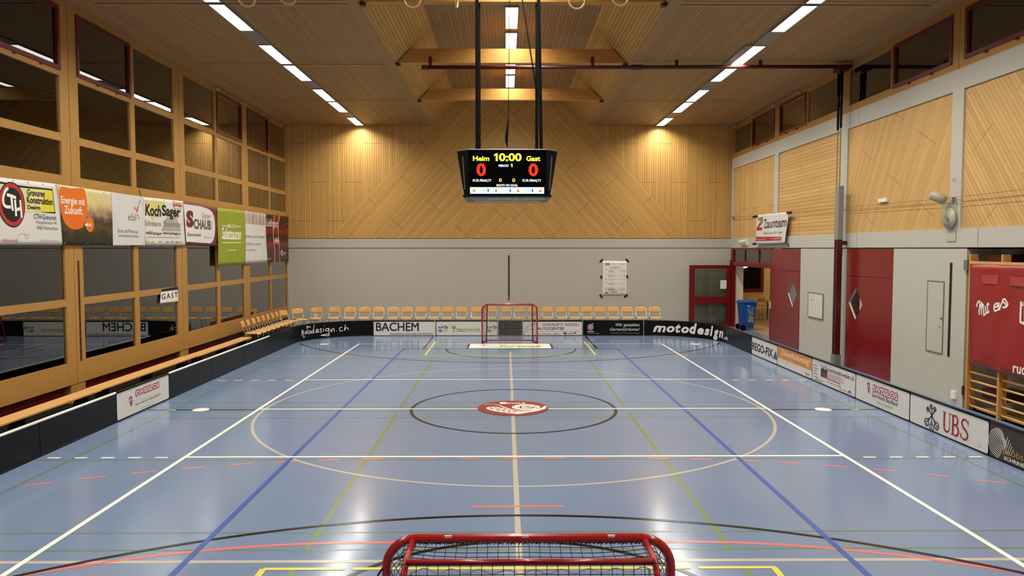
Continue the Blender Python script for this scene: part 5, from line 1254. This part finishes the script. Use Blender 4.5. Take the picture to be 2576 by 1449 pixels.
# camera-like spot on the pillar
t = thing('wall_spotlight', 'grey cylindrical spotlight on a round base on the grey pillar', 'spotlight', (7.95, .55, 3.5))
cs, rr = [-0.573,3.370], .17
yc = -cs[0]; zc = cs[1]
MB().lathe([(.19, 0), (.19, .02), (.15, .05)], (7.93, yc, zc), 0, 24).build('round_base', mat('spot_cream', '#b9b5a2', .45), t, True)
MB().box((7.985, yc - .14, zc - .42), (7.995, yc + .14, zc + .3)).build('mounting_plate', mat('pale_plate', '#b9b6a8', .4), t)
m = MB(); m.tube([(7.93, yc, zc - .05), (7.86, yc, zc + .05), (7.86, yc + .02, zc + .22), (7.84, yc + .05, zc + .33)], .025, 8); m.build('arm', mat('spot_cream', '#b9b5a2'), t, True)
h0 = Vector((7.85, yc + .01, zc + .33)); hd = Vector((-.35, .62, .36)).normalized()
m = MB(); m.tube([h0 - hd * .02, h0, h0 + hd * .24, h0 + hd * .25], [.05, .085, .092, .08], 20); m.build('lamp_head', mat('spot_body', '#a59f88', .4), t, True)
m = MB(); m.tube([h0 + hd * .251, h0 + hd * .256], .072, 20); m.build('lens', mat('spot_lens', '#d6cfae', .3), t)
tag(MB().box((7.985, 2.95, 3.82), (8.04, 3.3, 3.9)).build('paper_strip', WHITE), 'white paper strip stuck on the diagonal wooden panel', 'paper')
t = thing('hook', 'small steel hook high on the grey pillar above the spotlight', 'hook', (7.97, .55, 4.1)); MB().tube([(8.0, .5, 4.08), (7.96, .5, 4.08), (7.955, .5, 4.045), (7.975, .5, 4.03)], .006, 6).build('hook_wire', STEEL, t)
# ---- equipment post
t = thing('equipment_post', 'tall dark red perforated steel post against the door-side wall', 'post', (7.78, 4.95, 0))
m = MB(); m.box((7.74, 4.7, .28), (7.86, 4.77, 3.03)); m.box((7.74, 4.8, .28), (7.86, 4.87, 3.03)); m.box((7.80, 4.77, .281), (7.859, 4.8, 3.029)); low = m.build('lower_channel', RED_D, t)
m = MB()
for k in range(48):
    z = .36 + .055 * k
    for y in (4.735, 4.835): m.lathe([(.011, 0), (.011, .002)], (7.738, y, z), 0, 6)
m.build('holes', BLACK_M, low)
MB().box((7.74, 4.68, 3.03), (7.86, 4.88, 4.3)).build('upper_channel', mat('galvanised', '#8a8a82', .5), t); MB().box((7.73, 4.68, 0), (7.88, 4.89, .28)).build('foot', STEEL_G, t)
MB().box((7.86, 4.75, 2.9), (7.99, 4.81, 3.0)).build('wall_bracket', RED_D, t)
for y, z0, z1, lab in ((4.86, 5.63, 6.95, 'black hanging tube nearer the wall panel above the equipment post'), (4.7, 5.66, 7.02, 'black hanging tube nearer the camera above the equipment post')):
    t = thing('hanging_tube', lab, 'tube', (7.76, y, z0), 'black hanging tubes')
    MB().tube([(7.76, y, z0), (7.76, y, z1)], [.027, .038], 12).build('tube_body', BLACK, t, True); MB().tube([(7.76, y, z1), (7.76, y, 7.04)], .012, 6).build('shackle', STEEL, t)
    MB().tube([(7.76, y, 4.3), (7.76, y, z0)], .012, 6).build('rope', mat('grey_rope', '#7d776a', .7, noise=.3, nscale=60), t)
t = thing('ceiling_rail', 'dark red steel pipe hung across below the ceiling', 'pipe', (3, 4.78, 7.05))
MB().tube([(-2.07, 4.72, 7.05), (3.0, 4.72, 7.06), (7.98, 4.72, 7.09)], .045, 12).build('pipe_body', RED_D, t, True)
MB().tube([(2.8, 4.72, 7.062), (3.05, 4.72, 7.062)], .062, 12).build('joint_sleeve', RED_D, t)
MB().tube([(-2.1, 4.72, 7.05), (-1.95, 4.72, 7.05)], .055, 12).build('end_cap', RED_D, t)
for x, z in ((-1.9, 7.95), (1.9, 7.95), (3.87, 7.22), (5.84, 7.22)):
    MB().box((x - .035, 4.69, 7.06), (x + .035, 4.75, min(z, 7.3) if abs(x) < 2 else z)).build('hanger', RED_D, t)
    if abs(x) < 2: MB().box((x - .03, 4.72, 7.26), (x + .03, 5.02, 7.3)).build('beam_arm', RED_D, t)
MB().box((7.64, 4.62, 6.98), (7.9, 4.92, 7.1)).build('pulley_box', RED_D, t)
# ---- wall bars
t = thing('wall_bars', 'wooden climbing wall bars in the recess behind the red banner', 'wall bars', (8.05, -.9, 0))
for k, y in enumerate((-.03, -.88, -1.73, -2.58, -3.43)):
    MB().box((7.96, y - .045, 0), (8.1, y, 2.72)).build('upright', OAK_Z, t, bevel=.004)
for k in range(4):
    y0, y1 = -.05 - .85 * k, -.86 - .85 * k
    for j in range(17):
        z = .07 + .147 * j
        MB().tube([(8.02, y0, z), (8.02, y1 - .03, z)], .019, 8).build('rung', OAK_Y, t, True)
    MB().box((7.955, y1 - .04, 2.555), (7.985, y0, 2.6)).build('top_rail', OAK_Y, t)
for z0, z1 in ((2.58, 2.72), (.25, .42)):
    MB().box((8.1, -.75, z0), (8.6, -.3, z1)).build('wall_bracket', RED_D, t)
MB().box((7.98, .0, .22), (8.02, .1, .38)).build('hinge', RED_D, t); MB().box((7.96, .02, 2.44), (8.02, .12, 2.62)).build('hinge', STEEL, t)
tag(MB().box((8.12, -3.6, 0), (8.5, -.1, .02)).build('floor_plank', OAK_Y), 'wooden plank on the floor below the wall bars', 'plank')
REDBAN = mat('red_banner_cloth', '#982522', .35, noise=.06, nscale=3); 
def art_withus(sg, P):
    for pts in ((0.344,1.821,0.385,1.901,0.440,1.912,0.407,1.692), (0.404,1.748,0.475,1.880,0.496,1.896,0.473,1.698), (0.480,1.783,0.529,1.884,0.549,1.705,0.571,1.707,0.591,1.729), (0.595,1.861,0.613,1.731,0.644,1.755), (0.657,1.921,0.665,1.756,0.717,1.781), (0.627,1.875,0.701,1.897),
                (0.840,1.846,0.920,1.886,0.897,1.925,0.838,1.880,0.852,1.800,0.923,1.819,0.952,1.855), (0.942,1.942,0.954,1.821,0.999,1.932,1.018,1.947), (1.023,1.861,1.101,1.900,1.017,1.974,1.056,2.003,1.087,1.979,1.124,1.922,1.082,1.872,1.022,1.874)):
        sg.stroke(spline(pairs(*pts), 5), .03, WH, True)
    u0, v0 = (1.425,1.634); sg.stroke(pairs(u0 + .02, v0 + .36, u0 + .02, v0 + .04, u0 + .2, v0), .05, WH, True); sg.stroke(pairs(u0 + .13, v0 + .36, u0 + .13, v0 + .02), .05, WH, True); sg.stroke(pairs(u0 + .24, v0 + .36, u0 + .24, v0, u0 + .44, v0), .05, WH, True)
    sg.poly(pairs(1.470,1.922,1.512,2.008,1.516,1.925), WH, True)
    u0, v0 = (1.323,0.852); sg.text('rudolf', u0, v0, u0 + .5, v0 + .17, WH, .02)
    sg.rect(0.511,2.230,0.884,2.383, ink('#b03c38'), 1, 1); sg.rect([1.173,2.229][0], [1.173,2.229][1], [1.173,2.229][0] + .5, [1.165,2.373][1], ink('#b03c38'), 1, 1)
banner('sponsor_banner', 'large red banner with white script hung over the wall bars', pairs(0.190,0.817, 3.3, .78, 3.3, 2.57, 0.113,2.552), REDBAN, art_withus, X=7.92, side='R', amp=.014, ph=.3, grid=(30, 18))
# ---- gym rings
RINGW = mat('ring_wood', '#d6b06c', .35)
for i, (x, y, z, a, zt, lab) in enumerate(((-3.88, -1.98, 6.31, .5, ZC, 'gym ring nearest the window-side lamp row'), (-3.28, -2.0, 6.335, .25, ZC, 'gym ring second from the window-side lamp row'),
        (-1.485, -2.0, 6.29, 0, ZT, 'gym ring face-on just before the hanging scoreboard strap'), (-.85, -2.0, 6.3, 1.45, ZT, 'gym ring seen edge-on beside the scoreboard strap'),
        (.9, -2.0, 6.28, 0, ZT, 'gym ring nearest the door-side scoreboard strap'), (1.53, -2.0, 6.325, .1, ZT, 'gym ring furthest towards the door-side lamp row'))):
    t = thing('gym_ring', lab, 'gym ring', (x, y, z), 'hanging gym rings')
    R_ = .115; cz = z + R_ + .014
    pts = [(x + R_ * math.cos(q) * math.cos(a), y + R_ * math.cos(q) * math.sin(a), cz + R_ * math.sin(q)) for q in [2 * math.pi * k / 32 for k in range(32)]]
    MB().tube(pts, .014, 10, closed=True).build('hoop', RINGW, t, True)
    ztop = zt if not (XA < x < XC) else ZC + (x - XA) * (ZT - ZC) / (XC - XA)
    MB().box((x - .02, y - .004, cz + R_ - .01), (x + .02, y + .004, ztop)).build('ring_strap', mat('ring_strap', '#b9a27a', .7), t)
# ================================================================= FOYER THINGS
bx, by = 8.2, 12.75
t = thing('wheelie_bin', 'blue wheeled bin with yellow arrows standing in the foyer doorway', 'bin', (bx, by, 0))
BB = mat('bin_blue', '#1d4d9c', .35)
m = MB(); f = lambda w, d, z: [(bx - w, by - d, z), (bx + w, by - d, z), (bx + w, by + d, z), (bx - w, by + d, z)]
m.hexa(f(.19, .21, .06), f(.25, .27, .94)); body = m.build('bin_body', BB, t, bevel=.02)
m = MB(); m.hexa(f(.27, .29, .94), f(.27, .29, .97)); m.hexa(f(.27, .29, .97), f(.22, .24, 1.03)); m.tube([(bx - .3, by + .2, .96), (bx - .34, by + .15, .965), (bx - .34, by - .15, .965), (bx - .27, by - .2, .96)], .018, 8); m.build('lid', BB, t, bevel=.008)
for s_ in (-1, 1): MB().lathe([(.1, -.025), (.1, .025)], (bx - .2, by + .25 * s_, .1), 1, 16).build('wheel', BLACK, t)
def binmap(u, v, n):
    k = (v - .06) / .88; return Vector((bx + u, by - (.21 + .06 * k) - n, v))
sg = Sign(binmap); YB_ = ink('#d9bd4a')
sg.rect(-.07, .28, .17, .86, ink('#2a62b0'), 2, 2)
for a, b, c, d in ((.0, .75, .03, .8), (.08, .7, .12, .78), (.13, .76, .16, .83), (-.05, .66, -.01, .72), (.12, .3, .16, .36), (-.02, .3, .05, .37)): sg.poly([(a, b), (c, b + .01), (c + .015, d), (a + .01, d - .015)], ink('#7fa3d6'))
sg.stroke(pairs(.02, .68, .02, .55, .06, .55, .06, .66, .02, .66), .014, YB_).stroke(pairs(.15, .66, .1, .66, .1, .61, .15, .61, .15, .56, .09, .56), .014, YB_)
for k in range(4): z = .5 - .055 * k; sg.stroke(pairs(.01, z - .05, .085, z, .16, z - .05), .026, YB_)
sg.rect(-.06, .84, .02, .87, WH, 1, 1)
sg.build(t)
def table(x, y, w, d, lab):
    t = thing('foyer_table', lab, 'table', (x, y, 0), 'foyer tables')
    MB().box((x - w / 2, y - d / 2, .71), (x + w / 2, y + d / 2, .75)).build('tabletop', mat('table_top', '#d6c08a', .3), t)
    for a in (-1, 1):
        for b in (-1, 1): MB().tube([(x + a * (w / 2 - .08), y + b * (d / 2 - .08), 0), (x + a * (w / 2 - .08), y + b * (d / 2 - .08), .71)], .022, 8).build('leg', mat('table_leg', '#4a3a28', .5), t)
table(10.9, 19.3, 2.4, .9, 'long pale table nearer the foyer window'); table(11.1, 16.6, 1.6, .8, 'shorter pale table nearer the foyer doorway')
FG = 'chairs in the foyer'
for i, (x, y, rz) in enumerate(((9.95, 18.55, math.pi), (10.6, 18.5, math.pi), (11.25, 18.55, math.pi), (9.75, 16.5, math.pi / 2), (10.8, 15.75, math.pi), (11.45, 15.75, math.pi), (11.0, 17.45, 0))):
    place_chair(x, y, rz, ['foyer chair nearest the dark window at the long table', 'middle foyer chair at the long table', 'foyer chair by the cream wall at the long table', 'foyer chair at the head of the shorter table', 'foyer chair with its back to the doorway at the shorter table',
                           'second foyer chair with its back to the doorway', 'foyer chair on the far side of the shorter table'][i], FG)
